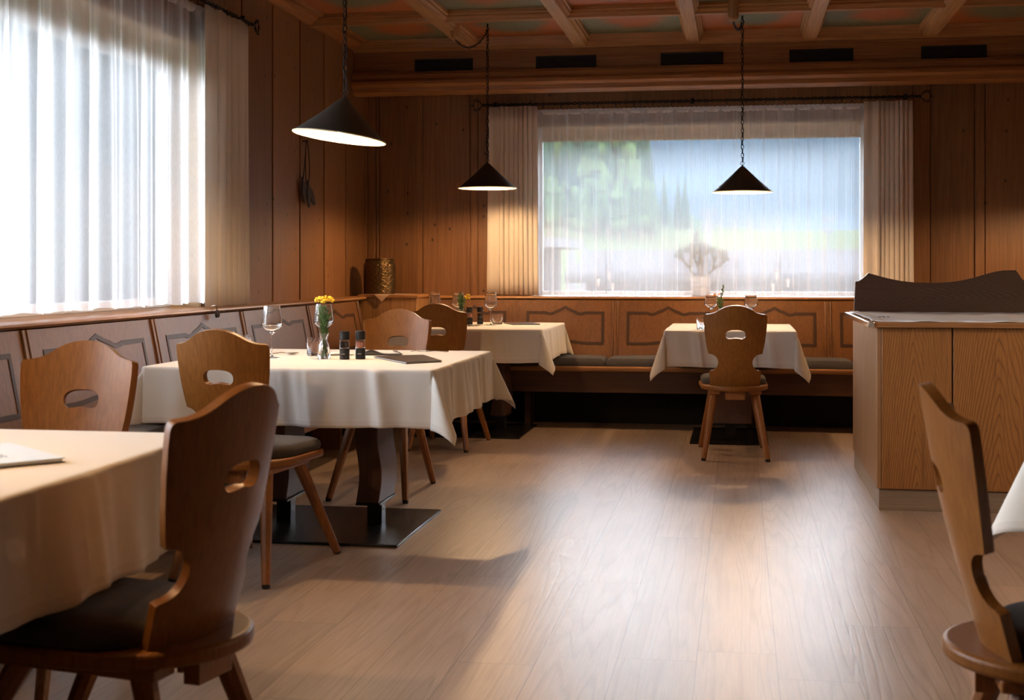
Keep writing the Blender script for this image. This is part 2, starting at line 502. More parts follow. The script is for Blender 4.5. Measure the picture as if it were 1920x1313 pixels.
M['pouch'] = plain('black_cutlery_pouch', (0.015, 0.013, 0.013), 0.6)
M['brass'] = plain('aged_brass', (0.13, 0.08, 0.032), 0.3, metal=0.85, bumps=0.2)
M['leather'] = plain('dark_leather', (0.03, 0.022, 0.02), 0.55)
M['leaf'] = plain('green_leaf', (0.07, 0.14, 0.03), 0.5, var=0.4, bscale=30)
M['stem'] = plain('green_stem', (0.10, 0.16, 0.05), 0.5)
M['yellow'] = plain('yellow_blossom', (0.75, 0.50, 0.02), 0.6, var=0.25, bscale=90)
M['orange_bloom'] = plain('orange_blossom', (0.60, 0.22, 0.02), 0.6)
M['jade'] = plain('jade_leaf', (0.06, 0.095, 0.04), 0.5)
M['bark'] = plain('brown_bark', (0.10, 0.075, 0.05), 0.8)
M['pot'] = plain('grey_white_ceramic', (0.5, 0.5, 0.52), 0.5)
M['candle_glass'] = plain('frosted_white_glass', (0.92, 0.93, 0.95), 0.4)
M['conifer'] = plain('dark_conifer', (0.025, 0.046, 0.030), 0.9, var=0.5, bscale=0.9, spec=0.0)
M['broadleaf'] = plain('fresh_green_tree', (0.042, 0.060, 0.026), 0.9, var=0.5, bscale=0.9, spec=0.0)
M['meadow'] = plain('meadow_grass', (0.055, 0.070, 0.034), 0.95, var=0.15, bscale=0.1, spec=0.0)
M['mountain'] = plain('haze_tinted_mountain', (0.039, 0.056, 0.068), 0.95, var=0.25, bscale=0.02, spec=0.0)  # bluish distance haze is mixed into the forest base colour
M['roof_tile'] = plain('grey_roof_tile', (0.054, 0.053, 0.057), 0.8, var=0.3, bscale=6, spec=0.0)
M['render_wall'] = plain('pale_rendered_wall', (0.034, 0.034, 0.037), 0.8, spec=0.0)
M['white_paint'] = plain('white_paint', (0.8, 0.8, 0.8), 0.5)
M['ext_white'] = plain('exterior_white_paint', (0.075, 0.075, 0.08), 0.6, spec=0.0)  # white paint set darker so the exterior does not overexpose
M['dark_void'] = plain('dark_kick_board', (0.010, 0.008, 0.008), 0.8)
M['asphalt'] = plain('grey_paving', (0.035, 0.034, 0.036), 0.9, spec=0.0)

# ---------------------------------------------------------------- mesh builder
class MB:
    def __init__(s):
        s.v = []
        s.f = []
    def add(s, vs, fs):
        o = len(s.v)
        s.v += [tuple(p) for p in vs]
        s.f += [tuple(i + o for i in f) for f in fs]
        return s
    def box(s, x0, x1, y0, y1, z0, z1):
        vs = [(x, y, z) for z in (z0, z1) for y in (y0, y1) for x in (x0, x1)]
        return s.add(vs, [(0, 2, 3, 1), (4, 5, 7, 6), (0, 1, 5, 4), (2, 6, 7, 3), (0, 4, 6, 2), (1, 3, 7, 5)])
    def hexa(s, p):
        return s.add(p, [(0, 3, 2, 1), (4, 5, 6, 7), (0, 1, 5, 4), (1, 2, 6, 5), (2, 3, 7, 6), (3, 0, 4, 7)])
    def tube(s, pts, rad, seg=10, cap=True, close=False, phase=0.0):
        pts = [Vector(p) for p in pts]
        n = len(pts)
        if not hasattr(rad, '__len__'):
            rad = [rad] * n
        vs = []
        prev = None
        for i, p in enumerate(pts):
            if close:
                t = (pts[(i + 1) % n] - pts[i - 1])
            else:
                t = pts[min(i + 1, n - 1)] - pts[max(i - 1, 0)]
            if t.length < 1e-9:
                t = Vector((0, 0, 1))
            t.normalize()
            if prev is None:
                a = Vector((0, 0, 1)) if abs(t.z) < 0.9 else Vector((1, 0, 0))
                u = t.cross(a).normalized()
            else:
                u = (prev - t * prev.dot(t))
                u = u.normalized() if u.length > 1e-6 else t.orthogonal().normalized()
            prev = u
            w = t.cross(u)
            for k in range(seg):
                an = 2 * PI * k / seg + phase
                vs.append(p + (u * math.cos(an) + w * math.sin(an)) * rad[i])
        fs = []
        m = n if close else n - 1
        for i in range(m):
            j = (i + 1) % n
            for k in range(seg):
                k2 = (k + 1) % seg
                fs.append((i * seg + k, i * seg + k2, j * seg + k2, j * seg + k))
        if cap and not close:
            fs.append(tuple(reversed(range(seg))))
            fs.append(tuple(range((n - 1) * seg, n * seg)))
        return s.add(vs, fs)
    def lathe(s, prof, c=(0, 0, 0), seg=32, M4=None, caps=True):
        vs = []
        for r, z in prof:
            for k in range(seg):
                a = 2 * PI * k / seg
                p = Vector((r * math.cos(a), r * math.sin(a), z))
                if M4 is not None:
                    p = M4 @ p
                vs.append((p[0] + c[0], p[1] + c[1], p[2] + c[2]))
        fs = []
        for i in range(len(prof) - 1):
            for k in range(seg):
                k2 = (k + 1) % seg
                fs.append((i * seg + k, i * seg + k2, (i + 1) * seg + k2, (i + 1) * seg + k))
        if caps and prof[0][0] > 1e-6:
            fs.append(tuple(reversed(range(seg))))
        if caps and prof[-1][0] > 1e-6:
            n = len(prof) - 1
            fs.append(tuple(range(n * seg, (n + 1) * seg)))
        return s.add(vs, fs)
    def prism(s, outline, a0, a1, axis='z'):
        """outline of 2D points extruded between a0 and a1 along axis (z: xy, y: xz, x: yz)"""
        def mk(p, a):
            return {'z': (p[0], p[1], a), 'y': (p[0], a, p[1]), 'x': (a, p[0], p[1])}[axis]
        n = len(outline)
        vs = [mk(p, a0) for p in outline] + [mk(p, a1) for p in outline]
        fs = [tuple(reversed(range(n))), tuple(range(n, 2 * n))]
        fs += [(i, (i + 1) % n, n + (i + 1) % n, n + i) for i in range(n)]
        return s.add(vs, fs)
    def grid(s, nu, nv, fn, close_u=False):
        vs = [fn(i / (nu if close_u else nu - 1), j / (nv - 1)) for j in range(nv) for i in range(nu)]
        fs = []
        for j in range(nv - 1):
            for i in range(nu if close_u else nu - 1):
                i2 = (i + 1) % nu
                fs.append((j * nu + i, j * nu + i2, (j + 1) * nu + i2, (j + 1) * nu + i))
        return s.add(vs, fs)
    def blob(s, c, r, seg=8, rings=5, sc=(1, 1, 1)):
        prof = [(math.sin(PI * i / rings) * r, -math.cos(PI * i / rings) * r) for i in range(rings + 1)]
        M4 = Matrix.Diagonal((sc[0], sc[1], sc[2]))
        return s.lathe(prof, c, seg, M4)

def smooth(me, ang=35):
    me.polygons.foreach_set('use_smooth', [True] * len(me.polygons))
    me.set_sharp_from_angle(angle=R(ang))

def obj(name, mb, mat, parent=None, bevel=0.0, ang=35, solid=0.0, segs=2, recalc=True):
    me = bpy.data.meshes.new(name)
    me.from_pydata(mb.v, [], mb.f)
    if recalc:
        bm = bmesh.new()
        bm.from_mesh(me)
        bmesh.ops.remove_doubles(bm, verts=bm.verts, dist=1e-6)
        bmesh.ops.recalc_face_normals(bm, faces=bm.faces)
        bm.to_mesh(me)
        bm.free()
    me.update()
    smooth(me, ang)
    me.materials.append(mat)
    o = bpy.data.objects.new(name, me)
    COL.objects.link(o)
    if parent is not None:
        o.parent = parent
    if solid:
        md = o.modifiers.new('thickness', 'SOLIDIFY')
        md.thickness = solid
        md.offset = 0
    if bevel:
        md = o.modifiers.new('bevel', 'BEVEL')
        md.width = bevel
        md.segments = segs
        md.limit_method = 'ANGLE'
        md.angle_limit = R(38)
        md.harden_normals = False
    return o

def tag(o, label=None, cat=None, group=None, kind=None):
    if label: o['label'] = label
    if cat: o['category'] = cat
    if group: o['group'] = group
    if kind: o['kind'] = kind
    return o

def empty(name, loc=(0, 0, 0), rz=0.0, label=None, cat=None, group=None, kind=None):
    o = bpy.data.objects.new(name, None)
    COL.objects.link(o)
    o.location = loc
    o.rotation_euler = (0, 0, rz)
    o.empty_display_size = 0.1
    return tag(o, label, cat, group, kind)

def copy_tree(o, parent=None):
    c = o.copy()
    COL.objects.link(c)
    if parent is not None:
        c.parent = parent
    for ch in list(o.children):
        copy_tree(ch, c)
    return c

def struct(name, mb, mat, parent=None, **kw):
    o = obj(name, mb, mat, parent, **kw)
    if parent is None:
        o['kind'] = 'structure'
    return o

# ================================================================= ROOM
XL, YB, XR, YF = -2.95, 10.5, 3.4, -3.4
ZC = 2.85
LEDGE = 0.955
# floor
fl = MB()
fl.box(XL - 0.3, XR + 0.3, YF - 0.3, YB + 0.2, -0.1, 0.0)
struct('floor', fl, M['floor'])

# left wall: boards between dark grooves, above and around the window
WL0, WL1, WLT = 1.75, 7.12, 2.42          # window opening along y, top
def wall_boards(mb, a0, a1, z0, z1, start, pitch, gap, emit_box):
    k = math.floor((a0 - start) / pitch)
    while True:
        b0 = start + k * pitch
        b1 = b0 + pitch
        if b0 >= a1:
            break
        lo, hi = max(a0, b0 + gap / 2), min(a1, b1 - gap / 2)
        if hi - lo > 0.01:
            emit_box(lo, hi, z0, z1)
        k += 1
wl = MB()
ZT = 2.95
def eb(lo, hi, z0, z1):
    wl.box(XL - 0.045, XL, lo, hi, z0, z1)
for (a0, a1, z0, z1) in ((YF, WL0, 0.0, ZT), (WL0, WL1, 0.0, LEDGE - 0.03), (WL0, WL1, WLT, ZT), (WL1, YB, 0.0, ZT)):
    wall_boards(wl, a0, a1, z0, z1, 0.105, 0.5435, 0.024, eb)
# structural wall behind the boards
wl.box(XL - 0.36, XL - 0.036, YF - 0.2, WL0 - 0.001, 0, ZT)
wl.box(XL - 0.36, XL - 0.036, WL1 + 0.001, YB + 0.3, 0, ZT)
wl.box(XL - 0.36, XL - 0.036, WL0, WL1, 0, LEDGE - 0.03)
wl.box(XL - 0.36, XL - 0.036, WL0, WL1, WLT, ZT)
struct('wall_left', wl, M['pine_z'], recalc=False, bevel=0.003)

# back wall
WB0, WB1, WBT = -1.62, 0.98, 2.30
wb = MB()
grooves = [-2.88, -2.855, -2.497, -2.109, -2.045, -1.62, 0.98, 1.29, 1.417, 1.735, 1.81, 2.2, 2.6, 2.66, 3.05, XR]
def back_box(a0, a1, z0, z1):
    ed = [a0] + [g for g in grooves if a0 < g < a1] + [a1]
    for i in range(len(ed) - 1):
        lo, hi = ed[i] + 0.004, ed[i + 1] - 0.004
        if hi > lo:
            rec = 0.006 if (hi - lo) < 0.1 else 0.0
            wb.box(lo, hi, YB - 0.0 - rec, YB + 0.02, z0, z1)
back_box(XL, WB0, 0, 2.9)
back_box(WB1, XR, 0, 2.9)
for i in range(6):
    w_ = (WB1 - WB0) / 6
    wb.box(WB0 + i * w_ + 0.003, WB0 + (i + 1) * w_ - 0.003, YB, YB + 0.02, WBT, 2.9)
wb.box(WB0, WB1, YB, YB + 0.02, 0, LEDGE - 0.03)
wb.box(XL - 0.2, WB0 - 0.001, YB + 0.012, YB + 0.36, 0, 2.95)
wb.box(WB1 + 0.001, XR + 0.3, YB + 0.012, YB + 0.36, 0, 2.95)
wb.box(WB0, WB1, YB + 0.012, YB + 0.36, WBT, 2.95)
wb.box(WB0, WB1, YB + 0.012, YB + 0.36, 0, LEDGE - 0.03)
struct('wall_back', wb, M['pine_zx'], recalc=False, bevel=0.002)

# right wall with a window opening, wall behind the camera with a glazed terrace door opening
WR0, WR1 = 0.2, 3.8
wr = MB()
wr.box(XR, XR + 0.3, YF - 0.2, WR0, 0, ZT)
wr.box(XR, XR + 0.3, WR0, YB + 0.2, 0, ZT)
struct('wall_right', wr, M['pine_z'], recalc=False)
wf = MB()
wf.box(XL - 0.2, XR + 0.2, YF - 0.3, YF, 0, ZT)
struct('wall_front', wf, M['pine_zx'], recalc=False)

# windows: surround, white frame, pane
def window_x(name, x_in, x_gl, y0, y1, z0, z1, sgn, head=0.12):
    """window in a wall whose normal is x"""
    root = empty(name, (0, 0, 0), kind='structure')
    s_ = MB()
    xa, xb = sorted((x_in, x_gl))
    s_.box(xa, xb, y0, y0 + 0.02, z0, z1)
    s_.box(xa, xb, y1 - 0.02, y1, z0, z1)
    s_.box(xa, xb, y0, y1, z1 - 0.02, z1)
    obj('surround', s_, M['window_wood'], root)
    f = MB()
    g0, g1 = (x_gl - 0.03, x_gl + 0.03)
    f.box(g0, g1, y0 + 0.02, y0 + 0.08, z0, z1 - head)
    f.box(g0, g1, y1 - 0.08, y1 - 0.02, z0, z1 - head)
    hb_ = MB()
    hb_.box(g0 - 0.01, g1 + 0.01, y0 + 0.02, y1 - 0.02, z1 - head, z1 - 0.02)
    obj('head_board', hb_, M['window_wood'], root)
    f.box(g0, g1, y0 + 0.08, y1 - 0.08, z1 - head - 0.045, z1 - head)
    f.box(g0, g1, y0 + 0.08, y1 - 0.08, z0, z0 + 0.05)
    obj('frame', f, M['white_frame'], root, bevel=0.004)
    p = MB()
    p.box(x_gl - 0.004, x_gl + 0.004, y0 + 0.08, y1 - 0.08, z0 + 0.05, z1 - head - 0.045)
    obj('pane', p, M['pane'], root)
    return root
window_x('window_1', XL - 0.36, -3.16, WL0, WL1, LEDGE, WLT, 1)
root = bpy.data.objects['window_1']
bpy.data.objects.remove(root.children[0]) if False else None
s_ = MB()
s_.box(-3.16, XL - 0.012, WL1 - 0.02, WL1, LEDGE, WLT)
s_.box(-3.16, XL - 0.012, WL0, WL0 + 0.02, LEDGE, WLT)
s_.box(-3.16, XL - 0.012, WL0, WL1, WLT - 0.02, WLT)
obj('reveal_lining', s_, M['window_wood'], root)

w2 = empty('window_2', (0, 0, 0), kind='structure')
s_ = MB()
s_.box(WB0, WB0 + 0.02, YB + 0.012, YB + 0.27, LEDGE, WBT)
s_.box(WB1 - 0.02, WB1, YB + 0.012, YB + 0.27, LEDGE, WBT)
s_.box(WB0, WB1, YB + 0.012, YB + 0.27, WBT - 0.02, WBT)
obj('reveal_lining', s_, M['window_wood'], w2)
YG = YB + 0.27
GX0, GX1, GZ0, GZ1 = -1.565, 0.926, 0.985, 2.19
f = MB()
f.box(WB0 + 0.02, GX0, YG - 0.03, YG + 0.03, LEDGE, WBT - 0.02)
f.box(GX1, WB1 - 0.02, YG - 0.03, YG + 0.03, LEDGE, WBT - 0.02)
f.box(GX0, GX1, YG - 0.03, YG + 0.03, LEDGE, GZ0)
obj('frame', f, M['white_frame'], w2, bevel=0.004)
f = MB()
f.box(GX0, GX1, YG - 0.03, YG + 0.03, GZ1, WBT - 0.02)
obj('head_board', f, M['window_wood'], w2, bevel=0.004)
p = MB()
p.box(GX0, GX1, YG - 0.004, YG + 0.004, GZ0, GZ1)
obj('pane', p, M['pane'], w2)

# ceiling: painted coffer panels + moulded beams
c_ = MB()
c_.box(XL - 0.3, XR + 0.3, YF - 0.2, YB + 0.3, 2.925, 3.05)
ceil = struct('ceiling', c_, M['coffer'])
def beam_profile(w, h):
    """cross-section (a, z) hanging down from 2.925, with stepped moulding"""
    t = 2.925
    return [(-w, t), (-w, t - h * 0.35), (-w * 0.86, t - h * 0.42), (-w * 0.86, t - h * 0.62), (-w * 0.66, t - h * 0.78),
            (-w * 0.6, t - h), (w * 0.6, t - h), (w * 0.66, t - h * 0.78), (w * 0.86, t - h * 0.62), (w * 0.86, t - h * 0.42), (w, t - h * 0.35), (w, t)]
for k in range(0, 7):
    x = CX0 + k * CDX
    if x > XR - 0.1:
        break
    b = MB()
    b.prism([(x + p[0], p[1]) for p in beam_profile(0.075, 0.085)], YF, 10.12, 'y')
    obj('long_beam', b, M['beam_y'], ceil, bevel=0.002)
for k in range(1, 13):
    y = CY0 - k * CDY
    if y < YF:
        break
    b = MB()
    b.prism([(y + p[0], p[1]) for p in beam_profile(0.055, 0.075)], XL, XR, 'x')
    obj('cross_beam', b, M['beam_x'], ceil, bevel=0.002)

# crown moulding on the left wall
cr = MB()
prof = [(XL, 2.855), (XL + 0.035, 2.855), (XL + 0.045, 2.87), (XL + 0.075, 2.885), (XL + 0.08, 2.9), (XL + 0.12, 2.905), (XL + 0.13, 2.925), (XL, 2.925)]
cr.prism([(p[0], p[1]) for p in prof], YF, 10.12, 'y')
struct('trim_1', cr, M['pine_y'], bevel=0.002)
# boxed-in beam with air vents above the back window
bx = MB()
bx.box(XL + 0.001, XR, 10.12, YB, 2.60, 2.925)
bx.box(XL + 0.001, XR, 10.15, 10.36, 2.535, 2.60)
bxo = struct('trim_2', bx, M['pine_x'])
cm = MB()
pr = [(10.12, 2.68), (10.075, 2.68), (10.07, 2.668), (10.055, 2.66), (10.052, 2.625), (10.035, 2.618), (10.022, 2.60), (10.022, 2.578), (10.035, 2.562), (10.052, 2.556), (10.056, 2.525), (10.07, 2.512), (10.12, 2.505), (10.16, 2.505), (10.16, 2.68)]
cm.prism(pr, XL + 0.001, XR, 'x')
obj('crown_moulding', cm, M['pine_x'], bxo, bevel=0.002)
tm = MB()
tm.prism([(10.12, 2.835), (10.085, 2.835), (10.075, 2.85), (10.055, 2.86), (10.05, 2.885), (10.035, 2.925), (10.12, 2.925)], XL + 0.001, XR, 'x')
obj('top_moulding', tm, M['beam_x'], bxo, bevel=0.002)

# air vents
vent_x = [(-2.468, -2.011), (-1.523, -1.063), (-0.579, -0.117), (0.364, 0.823), (1.301, 1.756)]
vlab = ['black slotted air vent nearest the left wall, above the far corner', 'black slotted air vent above the left end of the back window',
        'black slotted air vent above the middle of the back window', 'black slotted air vent above the right end of the back window',
        'black slotted air vent nearest the right edge, past the back curtain']
for i, (a, b_) in enumerate(vent_x):
    v = empty('air_vent', ((a + b_) / 2, 10.12, 2.732), 0, vlab[i], 'air vent', 'air vents along the boxed beam')
    hw = (b_ - a) / 2
    g = MB()
    for sx in (-1, 1):
        g.box(*sorted((sx * hw, sx * (hw - 0.012))), -0.008, 0, -0.047, 0.047)
    g.box(-hw, hw, -0.008, 0, 0.037, 0.047)
    g.box(-hw, hw, -0.008, 0, -0.047, -0.037)
    obj('frame', g, M['vent'], v)
    g = MB()
    g.box(-hw + 0.01, hw - 0.01, -0.002, 0, -0.04, 0.04)
    for k in range(7):
        z = -0.034 + k * 0.0113
        g.hexa([(-hw + .01, -0.002, z), (hw - .01, -0.002, z), (hw - .01, -0.001, z + .006), (-hw + .01, -0.001, z + .006),
                (-hw + .01, -0.007, z - .003), (hw - .01, -0.007, z - .003), (hw - .01, -0.006, z + .001), (-hw + .01, -0.006, z + .001)])
    obj('slats', g, M['vent'], v)

# window ledges with rounded nose
def nose(x_front, x_back, z):
    d = 1 if x_back < x_front else -1
    return [(x_back, z), (x_front - d * 0.012, z), (x_front - d * 0.003, z - 0.005), (x_front, z - 0.014), (x_front - d * 0.004, z - 0.018),
            (x_front - d * 0.016, z - 0.020), (x_front - d * 0.018, z - 0.023), (x_front - d * 0.024, z - 0.027), (x_front - d * 0.03, z - 0.028), (x_back, z - 0.028)]
lg = MB()
lg.prism(nose(-2.77, XL + 0.0, LEDGE), YF, 10.02, 'y')
lg.box(-3.16, XL, WL0, WL1, LEDGE - 0.03, LEDGE)
struct('trim_3', lg, M['oak_y'])
lg = MB()
lg.prism([(p[0], p[1]) for p in nose(10.2, YB, LEDGE)], -2.36, XR, 'x')
lg.box(WB0, WB1, YB, YG - 0.03, LEDGE - 0.03, LEDGE)
struct('trim_4', lg, M['oak_x'])

# ================================================================= BENCHES
def inlay_loop(w, z0, z1, n=10):
    """closed outline (a, h) of the inlaid frame: square with ogee peak on top and mirrored wave below"""
    pts = [(-w, z0)]
    for i in range(n + 1):       # bottom wave
        t = i / n
        a = -w * 0.62 + t * w * 1.24
        pts.append((a, z0 + 0.016 * math.sin(PI * t) ** 2))
    pts += [(w, z0), (w, z1)]
    for sgn in (1, -1):
        seq = []
        for i in range(9):
            t = i / 8
            a = w * 0.52 * (1 - t)
            seq.append((sgn * a, z1 + (-0.010 * math.sin(PI * min(1, t * 2)) if t < 0.5 else 0) + 0.042 * max(0, (t - 0.28) / 0.72) ** 1.6))
        if sgn == -1:
            seq = list(reversed(seq))[1:]
        pts += seq
    pts += [(-w, z1)]
    return pts

def ribbon(mb, pts, wdt, mapf):
    """thin raised frame band following a closed loop"""
    n = len(pts)
    vs = []
    for i in range(n):
        p0, p1, p2 = Vector(pts[i - 1]), Vector(pts[i]), Vector(pts[(i + 1) % n])
        d1, d2 = (p1 - p0).normalized(), (p2 - p1).normalized()
        t = d1 + d2
        t = t.normalized() if t.length > 1e-6 else d1
        nrm = Vector((-t.y, t.x))
        k = 1 / max(0.5, abs(nrm.dot(Vector((-d1.y, d1.x)))))
        for s_, dep in ((-1, 0), (-1, 1), (1, 1), (1, 0)):
            q = p1 + nrm * s_ * wdt / 2 * k
            vs.append(mapf(q.x, q.y, dep))
    fs = []
    for i in range(n):
        j = (i + 1) % n
        for k in range(3):
            fs.append((i * 4 + k, i * 4 + k + 1, j * 4 + k + 1, j * 4 + k))
    mb.add(vs, fs)

LEAN = 0.20
SEAT_Z = 0.457
def bench(name, label, T, length, stiles, seat_depth, mats, legs, pads, padlab, padgroup, y_cut=None, panel_lo=None):
    """T maps (a along the wall, d distance out from ledge front, z) to world"""
    root = empty(name, T(length[0], 0.3, 0), 0, label, 'bench')
    inv = Vector(root.location)
    def W(a, d, z):
        return tuple(Vector(T(a, d, z)) - inv)
    def bxx(mb, a0, a1, d0, d1, z0, z1, l0=0.0, l1=0.0):
        mb.hexa([W(a0, d0 + l0, z0), W(a1, d0 + l0, z0), W(a1, d1 + l0, z0), W(a0, d1 + l0, z0), W(a0, d0 + l1, z1), W(a1, d0 + l1, z1), W(a1, d1 + l1, z1), W(a0, d1 + l1, z1)])
    zt = LEDGE - 0.029
    zb = SEAT_Z - 0.02
    lean0 = (zt - zb) * LEAN
    for i in range(len(stiles) - 1):
        a0, a1 = stiles[i] + 0.022, stiles[i + 1] - 0.022
        b = MB()
        bxx(b, a0, a1, -0.035, -0.015, zb, zt, lean0, 0)
        po = obj('backrest_panel', b, mats[0], root, bevel=0.002)
        il = MB()
        w = (a1 - a0) / 2 * 0.80
        cc = (a0 + a1) / 2
        def mf(u, h, dep, cc=cc):
            return W(cc + u, -0.015 + (zt - h) * LEAN + (0.003 if dep else -0.001), h)
        ribbon(il, inlay_loop(w, zb + 0.165, zt - 0.095), 0.021, mf)
        obj('inlay', il, M['inlay'], po, recalc=False)
    st = MB()
    for a in stiles:
        pass
    for a in stiles:
        st = MB()
        bxx(st, a - 0.024, a - 0.012, -0.035, -0.005, zb, zt, lean0, 0)
        bxx(st, a - 0.012, a + 0.012, -0.035, -0.010, zb, zt, lean0, 0)
        bxx(st, a + 0.012, a + 0.024, -0.035, -0.005, zb, zt, lean0, 0)
        obj('stile', st, mats[0], root, bevel=0.003)
    sb = MB()
    bxx(sb, length[0], length[1], -0.02, seat_depth, SEAT_Z - 0.038, SEAT_Z)
    obj('seat_board', sb, mats[1], root, bevel=0.012, segs=4)
    sk = MB()
    bxx(sk, length[0] + .01, length[1] - .01, seat_depth - 0.05, seat_depth - 0.025, SEAT_Z - 0.19, SEAT_Z - 0.038)
    obj('skirt', sk, mats[2], root, bevel=0.002)
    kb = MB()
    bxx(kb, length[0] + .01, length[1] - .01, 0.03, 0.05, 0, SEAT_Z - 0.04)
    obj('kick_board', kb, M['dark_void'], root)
    for a in legs:
        lb = MB()
        bxx(lb, a - 0.022, a + 0.022, 0.05, seat_depth - 0.225, 0, SEAT_Z - 0.19)
        bxx(lb, a - 0.022, a + 0.022, 0.05, seat_depth - 0.06, SEAT_Z - 0.19, SEAT_Z - 0.038)
        obj('support', lb, mats[2], root)
    for i, (a0, a1) in enumerate(pads):
        c = MB()
        d0, d1 = 0.10, seat_depth - 0.02
        z0 = SEAT_Z + 0.001
        nu, nv = 26, 14
        def top(u, v, a0=a0, a1=a1):
            eu = min(u, 1 - u) * (a1 - a0)
            ev = min(v, 1 - v) * (d1 - d0)
            e = min(eu, ev)
            rr = 0.035
            hgt = 0.044 * math.sqrt(max(0.0, 1 - max(0, 1 - e / rr) ** 2)) + 0.014 * math.sin(PI * u) ** 0.5 * math.sin(PI * v) ** 0.7
            return T(a0 + 0.003 + u * (a1 - a0 - 0.006), d0 + v * (d1 - d0), z0 + 0.012 + hgt)
        def wu(t):      # denser rows at edges
            return 0.5 - 0.5 * math.cos(PI * t)
        c.grid(nu, nv, lambda u, v: top(wu(u), wu(v)))
        base = len(c.v)
        c.grid(nu, nv, lambda u, v: (lambda q: (q[0], q[1], z0))(top(wu(u), wu(v))))
        rim = [k for k in range(nu)] + [k * nu + nu - 1 for k in range(1, nv)] + [(nv - 1) * nu + k for k in range(nu - 2, -1, -1)] + [k * nu for k in range(nv - 2, 0, -1)]
        for k in range(len(rim)):
            k2 = (k + 1) % len(rim)
            c.f.append((rim[k], rim[k2], rim[k2] + base, rim[k] + base))
        o = obj('bench_cushion', c, M['benchpad'])
        tag(o, padlab[i], 'cushion', padgroup)
    return root

TL = lambda a, d, z: (-2.775 + d, a, z)
TB = lambda a, d, z: (a, 10.195 - d, z)
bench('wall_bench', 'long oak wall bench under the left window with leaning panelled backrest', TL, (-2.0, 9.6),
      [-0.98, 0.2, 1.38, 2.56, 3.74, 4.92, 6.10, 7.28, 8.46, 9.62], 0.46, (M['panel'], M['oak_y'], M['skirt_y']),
      [0.3, 3.0, 5.7, 8.4],
      [(1.3, 2.5), (2.5, 3.7), (3.7, 4.9), (4.9, 6.1), (6.1, 7.3), (7.3, 8.5), (8.5, 9.58)],
      ['grey bench cushion under left window, hidden beside the nearest table', 'grey bench cushion beside the chair with the orange back',
       'grey bench cushion under left window between the nearest and second tables', 'grey bench cushion at near half of the middle table',
       'grey bench cushion at far half of the middle table', 'grey bench cushion on left bench past the middle table', 'grey bench cushion on left bench nearest the corner cabinet'],
      'grey cushions on the left bench')
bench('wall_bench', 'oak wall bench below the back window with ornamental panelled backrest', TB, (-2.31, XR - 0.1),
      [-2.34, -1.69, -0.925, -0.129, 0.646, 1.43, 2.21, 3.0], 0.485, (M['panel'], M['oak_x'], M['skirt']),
      [-1.56, 0.08, 1.7],
      [(-1.85, -0.96), (-0.96, -0.08), (-0.08, 0.80), (0.80, 1.68), (1.68, 2.56)],
      ['grey cushion on back bench, behind the far left table', 'grey cushion on back bench, just left of the small table',
       'grey cushion on back bench, directly behind the small table', 'grey cushion on back bench, partly hidden by the counter', 'grey cushion on back bench, behind the counter'],
      'grey cushions on the back bench')

# corner cabinet
cc = empty('corner_cabinet', (-2.6, 10.0, 0), 0, 'oak corner cabinet between the two benches carrying a brass pot', 'cabinet')
b = MB()
b.box(-0.23, 0.215, -0.16, 0.49, 0, 0.945)
obj('body', b, M['oak_corner'], cc, bevel=0.003)
b = MB()
b.box(-0.245, 0.225, -0.172, 0.49, 0.945, 0.97)
obj('top', b, M['oak_x'], cc, bevel=0.006)

# ================================================================= COUNTER
ct = empty('service_counter', (0.66, 6.71, 0), 0, 'oak service counter with dark wavy backboard at the right', 'counter')
DX, DY = 1.65, 1.42
b = MB(); b.box(0.006, DX, 0.006, DY, 0, 0.10); obj('plinth', b, M['plinth'], ct, bevel=0.002)
b = MB(); b.box(0.012, DX, 0.012, DY - 0.01, 0.10, 0.885); obj('carcass', b, M['oak_side'], ct)
for i, (a, c2) in enumerate(((0.018, 0.343), (0.351, 0.79), (0.798, 1.22), (1.228, DX))):
    b = MB(); b.box(a, c2, -0.008, 0.012, 0.105, 0.883)
    obj('door', b, M['oak_door'], ct, bevel=0.002)
b = MB(); b.box(-0.004, 0.016, -0.006, 0.016, 0.105, 0.885); obj('corner_post', b, M['oak_side'], ct, bevel=0.002)
for a, c2 in ((0.018, 0.70), (0.708, DY - 0.01)):
    b = MB(); b.box(-0.002, 0.012, a, c2, 0.105, 0.883); obj('side_panel', b, M['oak_side'], ct, bevel=0.003)
b = MB(); b.box(-0.045, DX + .02, -0.05, DY, 0.885, 0.912); obj('worktop', b, M['oak_x'], ct, bevel=0.005)
b = MB(); b.box(-0.049, -0.043, -0.052, DY, 0.886, 0.910); b.box(-0.05, -0.02, -0.056, -0.049, 0.886, 0.910)
obj('metal_edge', b, M['chrome'], ct, bevel=0.001)
bo = [(0.653, 0.912), (0.662, 1.093), (0.675, 1.094), (0.695, 1.105), (0.715, 1.122), (0.734, 1.142), (0.76, 1.135), (0.80, 1.123), (0.85, 1.110), (0.92, 1.096), (1.0, 1.087), (1.096, 1.085), (1.17, 1.088), (1.242, 1.097), (1.32, 1.116),
      (1.388, 1.137), (1.435, 1.15), (1.475, 1.157), (1.547, 1.158), (1.562, 1.135), (1.58, 1.108), (1.61, 1.09), (1.66, 1.08), (1.75, 1.078), (1.9, 1.09), (2.1, 1.11), (2.24, 1.10), (2.25, 0.912)]
b = MB(); b.prism([(p[0] - 0.66, p[1]) for p in bo], 1.285, 1.31, 'y'); obj('backboard', b, M['walnut'], ct, bevel=0.002)

